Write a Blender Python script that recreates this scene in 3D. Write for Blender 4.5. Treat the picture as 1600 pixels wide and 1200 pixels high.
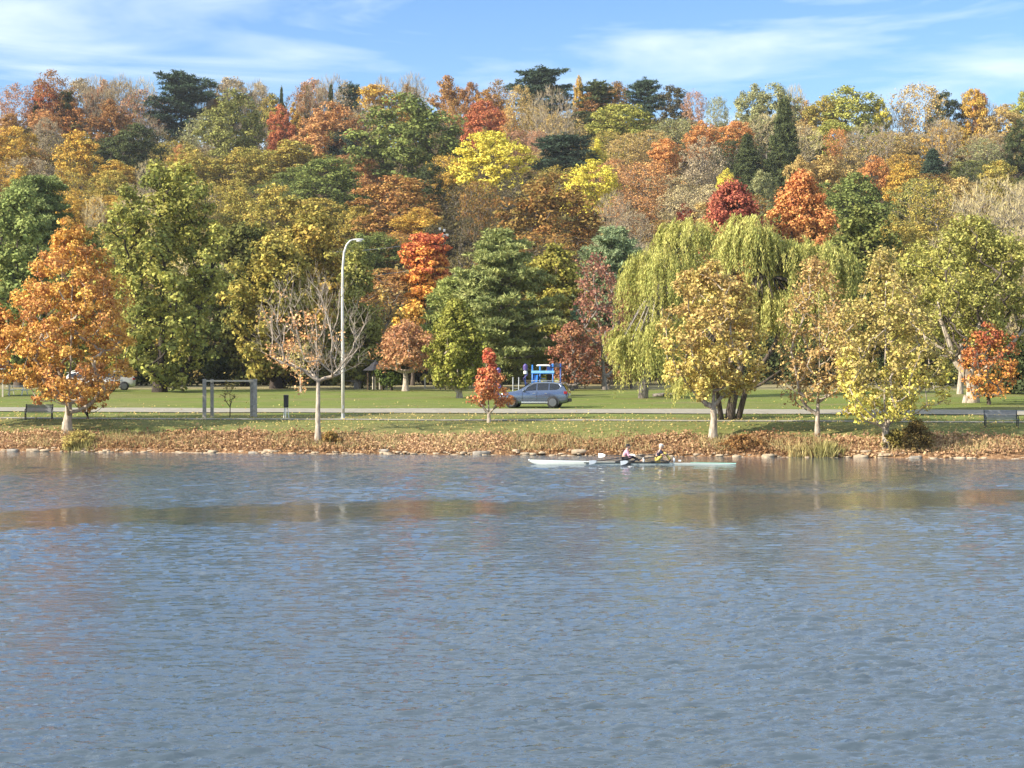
import bpy, math, random
import numpy as np
from mathutils import Vector, Matrix, noise as mnoise
RAD = math.radians
for o in list(bpy.data.objects): bpy.data.objects.remove(o, do_unlink=True)
sc = bpy.context.scene
col = sc.collection

# ------------------------------------------------------------------ camera, sky, sun, exposure
F = 3000.0; CX, HY, EYE = 800.0, 600.0, 4.0       # focal length in photo pixels, horizon row, eye height
cam_d = bpy.data.cameras.new('camera'); cam = bpy.data.objects.new('camera', cam_d); col.objects.link(cam)
cam.location = (0, 0, EYE); cam.rotation_euler = (RAD(90), 0, 0)
cam_d.sensor_width = 36; cam_d.lens = 36 * F / 1600; cam_d.clip_start = 0.5; cam_d.clip_end = 6000
sc.camera = cam
SUN_AZ, SUN_EL = RAD(246), RAD(30)                 # azimuth clockwise from +Y
SD = Vector((math.sin(SUN_AZ) * math.cos(SUN_EL), math.cos(SUN_AZ) * math.cos(SUN_EL), math.sin(SUN_EL)))
sl = bpy.data.lights.new('sun', 'SUN'); sl.energy = 5.0; sl.angle = RAD(0.5); sl.color = (1.0, 0.91, 0.77)
so = bpy.data.objects.new('sun', sl); col.objects.link(so); so.rotation_euler = SD.to_track_quat('Z', 'Y').to_euler()
so.location = (-60, -40, 80)
w = bpy.data.worlds.new('World'); sc.world = w; w.use_nodes = True
nt = w.node_tree; N = nt.nodes; L = nt.links
bg = N['Background']; bg.inputs[1].default_value = 0.10
sky = N.new('ShaderNodeTexSky'); sky.sky_type = 'NISHITA'; sky.sun_disc = False
sky.sun_elevation = SUN_EL; sky.sun_rotation = SUN_AZ
sky.air_density = 1.0; sky.dust_density = 0.25; sky.ozone_density = 2.2
tc = N.new('ShaderNodeTexCoord'); mp = N.new('ShaderNodeMapping'); mp.inputs['Scale'].default_value = (6.0, 6.0, 36)
mp.inputs['Rotation'].default_value = (0, RAD(2.5), 0); mp.inputs['Location'].default_value = (3.1, 0, 0.4)
L.new(tc.outputs['Generated'], mp.inputs[0])
nz = N.new('ShaderNodeTexNoise'); nz.inputs['Scale'].default_value = 1.0; nz.inputs['Detail'].default_value = 5
nz.inputs['Roughness'].default_value = 0.52; nz.inputs['Distortion'].default_value = 0.5; L.new(mp.outputs[0], nz.inputs['Vector'])
rp = N.new('ShaderNodeValToRGB'); rp.color_ramp.elements[0].position = 0.47; rp.color_ramp.elements[1].position = 0.78
sx = N.new('ShaderNodeSeparateXYZ'); L.new(tc.outputs['Generated'], sx.inputs[0])
hi = N.new('ShaderNodeMapRange'); hi.inputs['From Min'].default_value = .21; hi.inputs['From Max'].default_value = .45; hi.inputs['To Max'].default_value = .19; L.new(sx.outputs['Z'], hi.inputs['Value'])
ad = N.new('ShaderNodeMath'); ad.operation = 'ADD'; L.new(nz.outputs['Fac'], ad.inputs[0]); L.new(hi.outputs[0], ad.inputs[1]); L.new(ad.outputs[0], rp.inputs[0])   # extra cloud added above the view so the water reflects a brighter sky
hs = N.new('ShaderNodeHueSaturation'); hs.inputs['Saturation'].default_value = 1.3; hs.inputs['Hue'].default_value = .513; hs.inputs['Value'].default_value = 1.0
L.new(sky.outputs[0], hs.inputs['Color'])
mx = N.new('ShaderNodeMix'); mx.data_type = 'RGBA'
L.new(rp.outputs[0], mx.inputs['Factor']); L.new(hs.outputs[0], mx.inputs[6]); mx.inputs[7].default_value = (5.6, 6.3, 7.0, 1)
L.new(mx.outputs[2], bg.inputs[0])
sc.view_settings.view_transform = 'Standard'; sc.view_settings.look = 'None'
sc.view_settings.exposure = 0.97; sc.view_settings.gamma = 1.0; sc.view_settings.use_curve_mapping = False
sc.cycles.max_bounces = 5; sc.cycles.diffuse_bounces = 2; sc.cycles.transmission_bounces = 3; sc.cycles.transparent_max_bounces = 6
sc.cycles.caustics_reflective = False; sc.cycles.caustics_refractive = False

# ------------------------------------------------------------------ terrain height, placing
def ys(x): return 108 - 0.2 * np.clip(x, -90, 90)              # shoreline
UP = [-400, -30, -6, -0.6, 0, 0.5, 2.0, 3.9, 4.6, 9, 15.9, 19.5, 57, 95, 110, 365, 385, 420, 520, 1500]
ZP = [-6, -5, -1.2, -0.35, -0.06, 0.16, 0.62, 1.27, 1.38, 1.80, 2.08, 2.34, 3.45, 4.0, 4.6, 61, 64, 64, 50, 20]
def T(x, y):
    x = np.asarray(x, float); y = np.asarray(y, float)
    u = y - ys(x)
    z = np.interp(u, UP, ZP)
    hill = np.clip((u - 100) / 200, 0, 1)
    z = z * (1 + hill * (-0.0004 * np.clip(x, -200, 200)) ) + hill * (2.2 * np.sin(x * 0.045 + 1) + 1.6 * np.sin(x * 0.021 + y * 0.03))
    return z
def Tf(x, y): return float(T(x, y))
def W3(px, py, d): return Vector(((px - CX) / F * d, d, EYE + (HY - py) / F * d))
def ground_at(px, py, lo=101.0, hi=212.0):
    "walk from the camera to where the ray through a photo pixel meets the ground"
    ds = np.arange(lo, hi, 0.05); x = (px - CX) / F * ds
    zz = EYE + (HY - py) / F * ds
    i = np.where(T(x, ds) >= zz)[0]
    d = ds[i[0]] if len(i) else hi
    xx = (px - CX) / F * d
    return Vector((xx, d, Tf(xx, d)))

# ------------------------------------------------------------------ objects
def tag(o, label=None, cat=None, group=None, kind=None):
    if label: o['label'] = label
    if cat: o['category'] = cat
    if group: o['group'] = group
    if kind: o['kind'] = kind
    return o
def empty(name, loc=(0, 0, 0), rz=0.0):
    o = bpy.data.objects.new(name, None); col.objects.link(o); o.location = loc; o.rotation_euler = (0, 0, rz)
    o.empty_display_size = 0.3
    return o
def mesh_np(name, V, Fc, mats, parent=None, smooth=False, attrs=None, nv=4):
    me = bpy.data.meshes.new(name)
    V = np.asarray(V, np.float32); Fc = np.asarray(Fc, np.int32)
    me.vertices.add(len(V)); me.vertices.foreach_set('co', V.ravel())
    me.loops.add(Fc.size); me.loops.foreach_set('vertex_index', Fc.ravel())
    me.polygons.add(len(Fc)); me.polygons.foreach_set('loop_start', np.arange(0, Fc.size, Fc.shape[1], dtype=np.int32))
    if smooth: me.polygons.foreach_set('use_smooth', np.ones(len(Fc), bool))
    me.update(calc_edges=True)
    if attrs:
        for k, (dom, arr) in attrs.items():
            a = me.attributes.new(k, 'FLOAT', dom); a.data.foreach_set('value', np.asarray(arr, np.float32))
    for m in (mats if isinstance(mats, (list, tuple)) else [mats]): me.materials.append(m)
    o = bpy.data.objects.new(name, me); col.objects.link(o)
    if parent: o.parent = parent
    return o
class MB:
    def __init__(s): s.v = []; s.f = []
    def add(s, vs, fs):
        b = len(s.v); s.v += [tuple(v) for v in vs]; s.f += [tuple(i + b for i in f) for f in fs]; return s
    def box(s, c, d, rz=0, ry=0, taper=1.0, rx=0):
        m = Matrix.Rotation(rz, 3, 'Z') @ Matrix.Rotation(ry, 3, 'Y') @ Matrix.Rotation(rx, 3, 'X'); c = Vector(c)
        vs = []
        for z in (-.5, .5):
            k = taper if z > 0 else 1
            for x, y in ((-.5, -.5), (.5, -.5), (.5, .5), (-.5, .5)):
                vs.append(c + m @ Vector((x * d[0] * k, y * d[1] * k, z * d[2])))
        return s.add(vs, [(0, 3, 2, 1), (4, 5, 6, 7), (0, 1, 5, 4), (1, 2, 6, 5), (2, 3, 7, 6), (3, 0, 4, 7)])
    def tube(s, pts, r, n=8, cap=True):
        pts = [Vector(p) for p in pts]; k = len(pts)
        rs = r if isinstance(r, (list, tuple)) else [r] * k
        vs = []; ref = None
        for i, p in enumerate(pts):
            t = (pts[min(i + 1, k - 1)] - pts[max(i - 1, 0)]).normalized()
            if ref is None: ref = Vector((1, 0, 0)) if abs(t.x) < .8 else Vector((0, 1, 0))
            a = (ref - t * ref.dot(t)).normalized(); b = t.cross(a); ref = a
            for j in range(n):
                q = 2 * math.pi * j / n; vs.append(p + (a * math.cos(q) + b * math.sin(q)) * rs[i])
        fs = [(i * n + j, i * n + (j + 1) % n, (i + 1) * n + (j + 1) % n, (i + 1) * n + j) for i in range(k - 1) for j in range(n)]
        if cap: fs += [tuple(reversed(range(n))), tuple(range((k - 1) * n, k * n))]
        return s.add(vs, fs)
    def lathe(s, prof, c=(0, 0, 0), n=16, axis='Z', sx=1, sy=1):
        vs = []; c = Vector(c)
        for r, z in prof:
            for j in range(n):
                q = 2 * math.pi * j / n; v = Vector((r * math.cos(q) * sx, r * math.sin(q) * sy, z))
                if axis == 'Y': v = Vector((v.x, -v.z, v.y))
                if axis == 'X': v = Vector((v.z, v.y, -v.x))
                vs.append(c + v)
        k = len(prof)
        fs = [(i * n + j, i * n + (j + 1) % n, (i + 1) * n + (j + 1) % n, (i + 1) * n + j) for i in range(k - 1) for j in range(n)]
        fs += [tuple(reversed(range(n))), tuple(range((k - 1) * n, k * n))]
        return s.add(vs, fs)
    def ell(s, c, r, n=10, m=7):
        prof = [(max(math.sin(math.pi * i / m), 0.02), -math.cos(math.pi * i / m)) for i in range(m + 1)]
        b = MB().lathe(prof, n=n)
        return s.add([Vector((c[0] + v[0] * r[0], c[1] + v[1] * r[1], c[2] + v[2] * r[2])) for v in b.v], b.f)
    def build(s, name, mat, parent=None, smooth=False, bevel=0):
        me = bpy.data.meshes.new(name); me.from_pydata(s.v, [], s.f); me.materials.append(mat); me.update()
        if smooth:
            for p in me.polygons: p.use_smooth = True
        o = bpy.data.objects.new(name, me); col.objects.link(o)
        if bevel:
            b = o.modifiers.new('bevel', 'BEVEL'); b.width = bevel; b.segments = 2; b.limit_method = 'ANGLE'
        if parent: o.parent = parent
        return o

# ------------------------------------------------------------------ materials
def srgb(h):
    c = [int(h[i:i + 2], 16) / 255 for i in (0, 2, 4)]
    return tuple(((v + .055) / 1.055) ** 2.4 if v > .04045 else v / 12.92 for v in c)
def mat(name, rgb, rough=.6, metal=0.0, var=.12, scale=6.0, bump=0.0, spec=.5, coat=0.0):
    m = bpy.data.materials.new(name); m.use_nodes = True; n = m.node_tree.nodes; l = m.node_tree.links
    b = n['Principled BSDF']; b.inputs['Roughness'].default_value = rough; b.inputs['Metallic'].default_value = metal
    b.inputs['Specular IOR Level'].default_value = spec; b.inputs['Coat Weight'].default_value = coat
    t = n.new('ShaderNodeTexCoord'); z = n.new('ShaderNodeTexNoise'); z.inputs['Scale'].default_value = scale; z.inputs['Detail'].default_value = 5
    l.new(t.outputs['Object'], z.inputs['Vector'])
    r = n.new('ShaderNodeValToRGB'); r.color_ramp.elements[0].position = .3; r.color_ramp.elements[1].position = .7
    r.color_ramp.elements[0].color = tuple(c * (1 - var) for c in rgb) + (1,)
    r.color_ramp.elements[1].color = tuple(min(c * (1 + var), 1) for c in rgb) + (1,)
    l.new(z.outputs['Fac'], r.inputs[0]); l.new(r.outputs[0], b.inputs['Base Color'])
    if bump:
        bn = n.new('ShaderNodeBump'); bn.inputs['Distance'].default_value = bump; bn.inputs['Strength'].default_value = 1
        l.new(z.outputs['Fac'], bn.inputs['Height']); l.new(bn.outputs[0], b.inputs['Normal'])
    return m
def leaf_mat(name, trans=.32, vmin=.72, vmax=1.28):
    "colour of one tree = its object colour mixed with its second colour c2, clump by clump; each leaf varies a little"
    m = bpy.data.materials.new(name); m.use_nodes = True; n = m.node_tree.nodes; l = m.node_tree.links
    n.remove(n['Principled BSDF']); out = n['Material Output']
    oi = n.new('ShaderNodeObjectInfo')
    c2 = n.new('ShaderNodeAttribute'); c2.attribute_type = 'OBJECT'; c2.attribute_name = 'c2'
    mf = n.new('ShaderNodeAttribute'); mf.attribute_name = 'mixf'
    rn = n.new('ShaderNodeAttribute'); rn.attribute_name = 'rnd'
    mxn = n.new('ShaderNodeMix'); mxn.data_type = 'RGBA'
    l.new(mf.outputs['Fac'], mxn.inputs['Factor']); l.new(oi.outputs['Color'], mxn.inputs[6]); l.new(c2.outputs['Color'], mxn.inputs[7])
    mr = n.new('ShaderNodeMapRange'); mr.inputs['To Min'].default_value = vmin; mr.inputs['To Max'].default_value = vmax
    l.new(rn.outputs['Fac'], mr.inputs['Value'])
    mh = n.new('ShaderNodeMapRange'); mh.inputs['To Min'].default_value = .487; mh.inputs['To Max'].default_value = .513
    l.new(rn.outputs['Fac'], mh.inputs['Value'])
    h = n.new('ShaderNodeHueSaturation'); l.new(mxn.outputs[2], h.inputs['Color']); l.new(mr.outputs[0], h.inputs['Value']); l.new(mh.outputs[0], h.inputs['Hue'])
    d = n.new('ShaderNodeBsdfDiffuse'); t = n.new('ShaderNodeBsdfTranslucent'); ms = n.new('ShaderNodeMixShader'); ms.inputs[0].default_value = trans
    l.new(h.outputs[0], d.inputs[0]); l.new(h.outputs[0], t.inputs[0]); l.new(d.outputs[0], ms.inputs[1]); l.new(t.outputs[0], ms.inputs[2])
    l.new(ms.outputs[0], out.inputs[0])
    return m
LEAF = leaf_mat('leaf', .24, .62, 1.34); NEEDLE = leaf_mat('needle', .12, .7, 1.3)
def bark_mat(name, a, b):
    m = bpy.data.materials.new(name); m.use_nodes = True; n = m.node_tree.nodes; l = m.node_tree.links
    p = n['Principled BSDF']; p.inputs['Roughness'].default_value = .9; p.inputs['Specular IOR Level'].default_value = .2
    t = n.new('ShaderNodeTexCoord'); mp_ = n.new('ShaderNodeMapping'); mp_.inputs['Scale'].default_value = (5, 5, 1.3)
    z = n.new('ShaderNodeTexNoise'); z.inputs['Scale'].default_value = 1.6; z.inputs['Detail'].default_value = 6; z.inputs['Roughness'].default_value = .7
    l.new(t.outputs['Object'], mp_.inputs[0]); l.new(mp_.outputs[0], z.inputs['Vector'])
    r = n.new('ShaderNodeValToRGB'); r.color_ramp.elements[0].position = .38; r.color_ramp.elements[1].position = .62
    r.color_ramp.elements[0].color = a + (1,); r.color_ramp.elements[1].color = b + (1,)
    l.new(z.outputs['Fac'], r.inputs[0]); l.new(r.outputs[0], p.inputs['Base Color'])
    bn = n.new('ShaderNodeBump'); bn.inputs['Distance'].default_value = .04; l.new(z.outputs['Fac'], bn.inputs['Height']); l.new(bn.outputs[0], p.inputs['Normal'])
    return m
BARK = bark_mat('bark', (.055, .042, .033), (.15, .12, .095))
BARKP = bark_mat('pale_bark', (.26, .205, .155), (.56, .48, .38))
BARKG = bark_mat('grey_bark', (.16, .135, .115), (.34, .30, .26))
BARKD = bark_mat('dark_bark', (.03, .024, .02), (.08, .062, .05))

# ------------------------------------------------------------------ tree building
def norm(a): return a / np.maximum(np.linalg.norm(a, axis=-1, keepdims=True), 1e-9)
def cards(rng, C, Nn, size, asp=.62, bend=.18, up=None, smin=.6, smax=1.3):
    "one small bent leaf per centre: V (n*4), F (n)"
    n = len(C); rv = rng.normal(size=(n, 3)) if up is None else up + rng.normal(size=(n, 3)) * .25
    t = norm(rv - Nn * np.sum(rv * Nn, axis=1, keepdims=True)); b = np.cross(Nn, t)
    s = (size * rng.uniform(smin, smax, n))[:, None]; a = asp * rng.uniform(.8, 1.25, n)[:, None]
    V = np.stack([C + t * s * .5, C + b * s * a * .5 + Nn * s * bend, C - t * s * .5, C - b * s * a * .5 + Nn * s * bend], axis=1)
    return V.reshape(-1, 3), np.arange(n * 4).reshape(n, 4)
def tubes(A, B, ra, rb, k=5):
    n = len(A); d = norm(B - A); ref = np.where(np.abs(d[:, 2:3]) > .9, np.array([[1., 0, 0]]), np.array([[0, 0, 1.]]))
    u = norm(np.cross(d, ref)); v = np.cross(d, u); V = []
    for P, r in ((A, ra), (B + d * rb[:, None] * .5, rb)):
        for j in range(k):
            q = 2 * math.pi * j / k; V.append(P + (u * math.cos(q) + v * math.sin(q)) * r[:, None])
    V = np.stack(V, axis=1); base = (np.arange(n) * 2 * k)[:, None]; Fs = []
    for j in range(k): Fs.append(np.concatenate([base + j, base + (j + 1) % k, base + k + (j + 1) % k, base + k + j], axis=1))
    return V.reshape(-1, 3), np.concatenate(Fs, 0)
PROF = {
    'round': lambda t: np.sqrt(np.clip(1 - (2 * t - .92) ** 2 / 1.05, 0.02, 1)),
    'ovate': lambda t: np.interp(t, [0, .12, .35, .6, .82, 1], [.62, .92, 1, .78, .48, .1]),
    'cone': lambda t: np.interp(t, [0, .1, .3, .6, 1], [.7, 1, .86, .5, .06]),
    'vase': lambda t: np.interp(t, [0, .15, .4, .7, .9, 1], [.25, .55, .85, 1, .75, .3]),
    'oval': lambda t: np.interp(t, [0, .15, .45, .75, .92, 1], [.45, .8, 1, .88, .55, .2]),
    'dome': lambda t: np.interp(t, [0, .2, .5, .8, 1], [.9, 1, .9, .6, .15]),
}
def grow(rng, H, cb, W_, n, prof='round', trunk_r=.25, lean=(0, 0), seg=.8, trunk_top=.82, fork=0, lobes=.28, off=(0, 0), power=.48, inner=.2, ecc=1.0, tip=.012, steep=0, pre=None):
    pf = PROF[prof]; ph = rng.uniform(0, 6.28, 6); k = rng.integers(2, 6, 6)
    tn = int(max(6, H * trunk_top / seg)); tz = np.linspace(-.25, H * trunk_top, tn)
    f = np.clip(tz / (H * trunk_top), 0, 1)
    tx = (0 if steep else lean[0] * f) + np.cumsum(rng.normal(0, (.01 if steep else .035) * seg, tn)) * (f > .1); ty = lean[1] * f + np.cumsum(rng.normal(0, .035 * seg, tn)) * (f > .1)
    nodes = np.stack([tx, ty, tz], 1); parent = np.arange(tn) - 1
    t = rng.beta(1.15, 1.1, n * 2); keep = rng.uniform(size=n * 2) < (.25 + .75 * pf(t)); t = t[keep][:n]; n = len(t)
    a = rng.uniform(0, 6.283, n); lob = 1 + lobes * (np.sin(k[0] * a + ph[0] + 3 * t) * .6 + np.sin(k[1] * a - ph[1] + 7 * t) * .4) - lobes * .4
    rr = pf(t) * W_ / 2 * lob * (inner + (1 - inner) * rng.uniform(0, 1, n) ** .55)
    P = np.stack([off[0] * t + lean[0] * t + rr * np.cos(a), off[1] * t + lean[1] * t + rr * np.sin(a) * ecc, cb + (H - cb) * (t + rng.normal(0, .02, n))], 1)
    P = P[np.argsort(np.linalg.norm(P - nodes[min(tn - 1, int(tn * cb / H))], axis=1))]
    cap = tn + n * 40; ND = np.zeros((cap, 3)); PR = np.zeros(cap, int); ND[:tn] = nodes; PR[:tn] = parent; m = tn; tips = []
    for pl in (pre or []):
        j0 = int(np.argmin(np.linalg.norm(ND[:m] - np.array(pl[0]), axis=1)))
        for a_, b_ in zip(pl[:-1], pl[1:]):
            a_ = np.array(a_); b_ = np.array(b_); k_ = max(1, int(np.linalg.norm(b_ - a_) / .4))
            for e in range(1, k_ + 1): ND[m] = a_ + (b_ - a_) * e / k_ + rng.normal(0, .015, 3); PR[m] = j0; j0 = m; m += 1
    lowok = max(1, int(tn * (cb / (H * trunk_top)) * (.8 if not fork else .9)))
    for p in P:
        Q = ND[lowok:m]; dv = p - Q; hd = np.hypot(dv[:, 0], dv[:, 1]); dist = np.sqrt(hd ** 2 + dv[:, 2] ** 2)
        cost = dist + (1.9 if not steep else 3.0) * np.maximum(0, (.45 if not steep else 1.25) * hd - dv[:, 2]) ; i = int(np.argmin(cost)) + lowok
        q = ND[i]; D = dist[i - lowok]; s = max(1, int(math.ceil(D / seg))); s = min(s, 30)
        j0 = i
        for e in range(1, s + 1):
            g = e / s; x = q + (p - q) * g; x = x + np.array([0, 0, (-.10 if not steep else -.05) * D * math.sin(math.pi * g)]) + (rng.normal(0, (.05 if not steep else .03) * seg, 3) if e < s else 0)
            ND[m] = x; PR[m] = j0; j0 = m; m += 1
        tips.append(j0)
    ND = ND[:m]; PR = PR[:m]; cnt = np.zeros(m); cnt[tips] = 1
    for i in range(m - 1, 0, -1):
        if PR[i] >= 0: cnt[PR[i]] += cnt[i]
    rad = trunk_r * (np.maximum(cnt, .5) / cnt.max()) ** power
    fl = np.zeros(m); fl[:tn] = np.clip(1 - tz / (H * .09), 0, 1) ** 1.5 * trunk_r * .55
    tap = np.ones(m); tap[:tn] = np.interp(f, [0, 1], [1, .55])
    rad = np.maximum(rad * tap + fl, tip)
    return dict(N=ND, P=PR, r=rad, tips=np.array(tips), H=H, cb=cb, W=W_)
def wood(name, sk, mat_, parent=None, k=6, rmin=0):
    i = np.where((sk['P'] >= 0) & (sk['r'] >= rmin))[0]; p = sk['P'][i]
    V, Fc = tubes(sk['N'][p], sk['N'][i], np.minimum(sk['r'][p], sk['r'][i] * 1.6), sk['r'][i], k)
    return mesh_np(name, V, Fc, mat_, parent, smooth=True)
def foliage(name, rng, C, per, rad, leaf, mat_=None, parent=None, flat=.7, asp=.62, outw=.8, updir=.45, jit=.6, mixh=None, cen=None, mixn=.5, zr=(0, 1), shell=.45):
    "clumps of leaves round centres C; mixh=(z0,z1) makes the second colour grow towards z1"
    n = len(C); m = n * per
    cl = np.repeat(np.arange(n), per); d = norm(rng.normal(size=(m, 3)))
    rr = rad * rng.uniform(.65, 1.25, n)[cl] * rng.uniform(0, 1, m) ** shell
    P = C[cl] + d * rr[:, None] * np.array([1, 1, flat])
    if cen is None: cen = C.mean(0)
    ow = norm(C - cen)[cl]
    Nn = norm(d * outw + ow * .35 + np.array([0, 0, updir]) + rng.normal(size=(m, 3)) * jit)
    V, Fc = cards(rng, P, Nn, leaf, asp)
    mixc = rng.uniform(0, 1, n)
    if mixh is not None:
        mixc = np.clip((C[:, 2] - mixh[0]) / (mixh[1] - mixh[0]) + rng.normal(0, .28, n), 0, 1)
    mf = np.clip(mixc[cl] + rng.normal(0, .18, m), 0, 1)
    return mesh_np(name, V, Fc, mat_ or LEAF, parent, attrs={'rnd': ('FACE', rng.uniform(0, 1, m)), 'mixf': ('FACE', mf)})
KC = 1.28       # how much darker a leaf looks in its crown than its own albedo
def soften(c, s_=.88):
    if c[0] > 2.6 * c[1]: s_ = .74
    g_ = .3 * c[0] + .6 * c[1] + .1 * c[2]; r_, q_, b_ = (g_ + (v - g_) * s_ for v in c)
    return (r_ * (1.08 if c[1] > c[0] * .95 else 1), q_ * (1.14 if c[0] > 2.2 * c[1] else 1.03), b_ * .87)
def setcol(o, c1, c2):
    a, b = soften(srgb(c1)), soften(srgb(c2))
    o.color = tuple(min(v * KC, .95) for v in a) + (1,); o['c2'] = [min(v * KC, .95) for v in b]
    return o

def pine_pts(rng, H, cb, W_, prof, lv, per, upb=.12, droop=0, tuft=.9, trunk_r=.25, dens=1.0, irregular=.35):
    A = []; B = []; ra = []; C = []
    z = cb
    while z < H * .97:
        t = (z - cb) / (H - cb); L_ = PROF[prof](t) * W_ / 2
        a0 = rng.uniform(0, 6.28)
        for j in range(per):
            a = a0 + j * 6.283 / per + rng.normal(0, .25); ll = L_ * (1 - irregular * rng.uniform(0, 1.6)); 
            if ll < .3: continue
            st = np.array([0, 0, z]); en = np.array([math.cos(a) * ll, math.sin(a) * ll, z + ll * (upb - droop) + rng.normal(0, .1)])
            mid = (st + en) / 2 + np.array([0, 0, -.05 * ll])
            r0 = .018 * ll + .015
            A += [st, mid]; B += [mid, en]; ra += [(r0, r0 * .7), (r0 * .7, r0 * .25)]
            nt_ = max(2, int(ll / tuft * 1.9 * dens))
            for g in np.linspace(.3, 1.0, nt_):
                C.append(st + (en - st) * g + rng.normal(0, .22 * tuft, 3) * np.array([1, 1, .5]))
                if g > .4 and rng.uniform() < .75:
                    sd = np.array([-math.sin(a), math.cos(a), 0]) * rng.choice([-1, 1]) * ll * .25 * rng.uniform(.4, 1) 
                    C.append(st + (en - st) * g + sd + rng.normal(0, .1, 3))
        z += lv * rng.uniform(.75, 1.25) * (1 - .35 * t)
    tz = np.linspace(-.2, H * .97, 12); tr = np.interp(tz, [-.2, H], [trunk_r, .03])
    tp = np.stack([np.zeros(12), np.zeros(12), tz], 1)
    A = np.array(list(tp[:-1]) + A); B = np.array(list(tp[1:]) + B)
    r = np.array([(tr[i], tr[i + 1]) for i in range(11)] + ra)
    C.append(np.array([0, 0, H * .98]))
    return A, B, r, np.array(C)
def needles(name, rng, C, per, rad, ln, parent=None, asp=.22, flat=.55, updir=.5):
    n = len(C); m = n * per; cl = np.repeat(np.arange(n), per); d = norm(rng.normal(size=(m, 3)) + np.array([0, 0, updir]))
    P = C[cl] + d * (rad * rng.uniform(.3, 1, m))[:, None] * np.array([1, 1, flat])
    side = norm(np.cross(d, rng.normal(size=(m, 3)))); Nn = norm(side + d * .2 + np.array([0, 0, .35]))
    V, Fc = cards(rng, P, Nn, ln, asp, up=d, bend=.05)
    mf = np.clip(rng.uniform(0, 1, n)[cl] + rng.normal(0, .2, m), 0, 1)
    return mesh_np(name, V, Fc, NEEDLE, parent, attrs={'rnd': ('FACE', rng.uniform(0, 1, m)), 'mixf': ('FACE', mf)})

# ---- shared crowns for the wooded hillside: nominal 12 m wide, 15 m tall
PROTO = {}
def proto(key, builder):
    lst = PROTO.setdefault(key, []); r = builder(len(lst)); lst.append(r)
def p_broad(prof, n=150, per=64, rad=1.15, leaf=.44, cb=3.0, lob=.3, flat=.62):
    def f(i):
        rng = np.random.default_rng(100 + i * 7 + hash_(prof))
        sk = grow(rng, 15, cb, 12, n, prof, .26, seg=1.2, lobes=lob, inner=.35)
        tr = wood('trunk', sk, BARK, k=5, rmin=.02)
        C = sk['N'][sk['tips']]
        cr = foliage('crown', rng, C, per, rad, leaf, flat=flat, cen=np.array([0, 0, 6.]))
        return [cr, tr]
    return f
def hash_(s): return sum(ord(c) * (i + 3) for i, c in enumerate(s))
for pf in ('round', 'round', 'oval', 'dome', 'round', 'oval', 'dome'): proto('b', p_broad(pf, lob=.42))
for pf in ('ovate', 'oval'): proto('o', p_broad(pf, n=130, per=70))
def p_sparse(i):
    rng = np.random.default_rng(300 + i)
    sk = grow(rng, 15, 3, 12, 300, ['vase', 'oval', 'round'][i % 3], .22, seg=.9, lobes=.3, inner=.3, tip=.028)
    tr = wood('trunk', sk, BARKG, k=4)
    cr = foliage('crown', rng, sk['N'][sk['tips']], 16, .95, .36, flat=.8, jit=.9)
    return [cr, tr]
for _ in range(3): proto('s', p_sparse)
def twigs(rng, sk, per, ln, r=.012):
    i = np.where(sk['r'] < .09)[0]; i = np.repeat(rng.permutation(i)[:2600], per); n = len(i)
    o = sk['N'][i]; d = norm(norm(o - np.array([0, 0, sk['cb']])) + rng.normal(size=(n, 3)) * .55 + np.array([0, 0, .55]))
    e = o + d * (ln * rng.uniform(.5, 1.2, n))[:, None]
    return o, e
def p_bare(i):
    rng = np.random.default_rng(400 + i)
    sk = grow(rng, 15, 3.5, 12, 420, ['vase', 'oval', 'vase'][i % 3], .22, seg=.9, lobes=.2, inner=.3, tip=.03)
    tr = wood('trunk', sk, BARKG, k=4)
    o, e = twigs(rng, sk, 3, 1.15)
    n = len(o); d = norm(e - o); s = norm(np.cross(d, rng.normal(size=(n, 3)))) * .035
    V = np.stack([o + s, o - s, e - s * .4, e + s * .4], 1).reshape(-1, 3)
    cr = mesh_np('twigs', V, np.arange(n * 4).reshape(n, 4), LEAF, attrs={'rnd': ('FACE', rng.uniform(0, 1, n)), 'mixf': ('FACE', rng.uniform(0, 1, n))})
    return [cr, tr]
for _ in range(3): proto('x', p_bare)
def p_pine(i):
    rng = np.random.default_rng(500 + i)
    A, B, r, C = pine_pts(rng, 15, 2.5, 12, ['dome', 'oval'][i % 2], 1.25, 6, upb=.22, tuft=1.1, irregular=.45)
    V, Fc = tubes(A, B, r[:, 0], r[:, 1], 5)
    tr = mesh_np('trunk', V, Fc, BARKD)
    cr = needles('crown', rng, C, 26, .85, .75, flat=.5)
    return [cr, tr]
for _ in range(2): proto('p', p_pine)
def p_cone(i):
    rng = np.random.default_rng(600 + i)
    A, B, r, C = pine_pts(rng, 15, 1.0, 12.5, 'cone', .75, 9, upb=-.05, droop=.18, tuft=.8, irregular=.25)
    V, Fc = tubes(A, B, r[:, 0], r[:, 1], 5)
    tr = mesh_np('trunk', V, Fc, BARKD)
    cr = needles('crown', rng, C, 18, .6, .6, flat=.6, updir=.1)
    return [cr, tr]
for _ in range(2): proto('c', p_cone)
USED = {}
def from_proto(kind, idx, name, loc, wd, H, rz, c1, c2, label, cat, group):
    ps = PROTO[kind]; pr = ps[idx % len(ps)]
    root = empty(name, loc, rz); root.scale = (wd / 12, wd / 12 * random.uniform(.9, 1.1), H / 15)
    tag(root, label, cat, group)
    first = (kind, idx % len(ps)) not in USED; USED[(kind, idx % len(ps))] = True
    for part in pr:
        o = part if first else part.copy()
        if not first: col.objects.link(o)
        o.parent = root
        if o.name.split('.')[0] in ('crown', 'twigs'): setcol(o, c1, c2)
    return root

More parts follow.
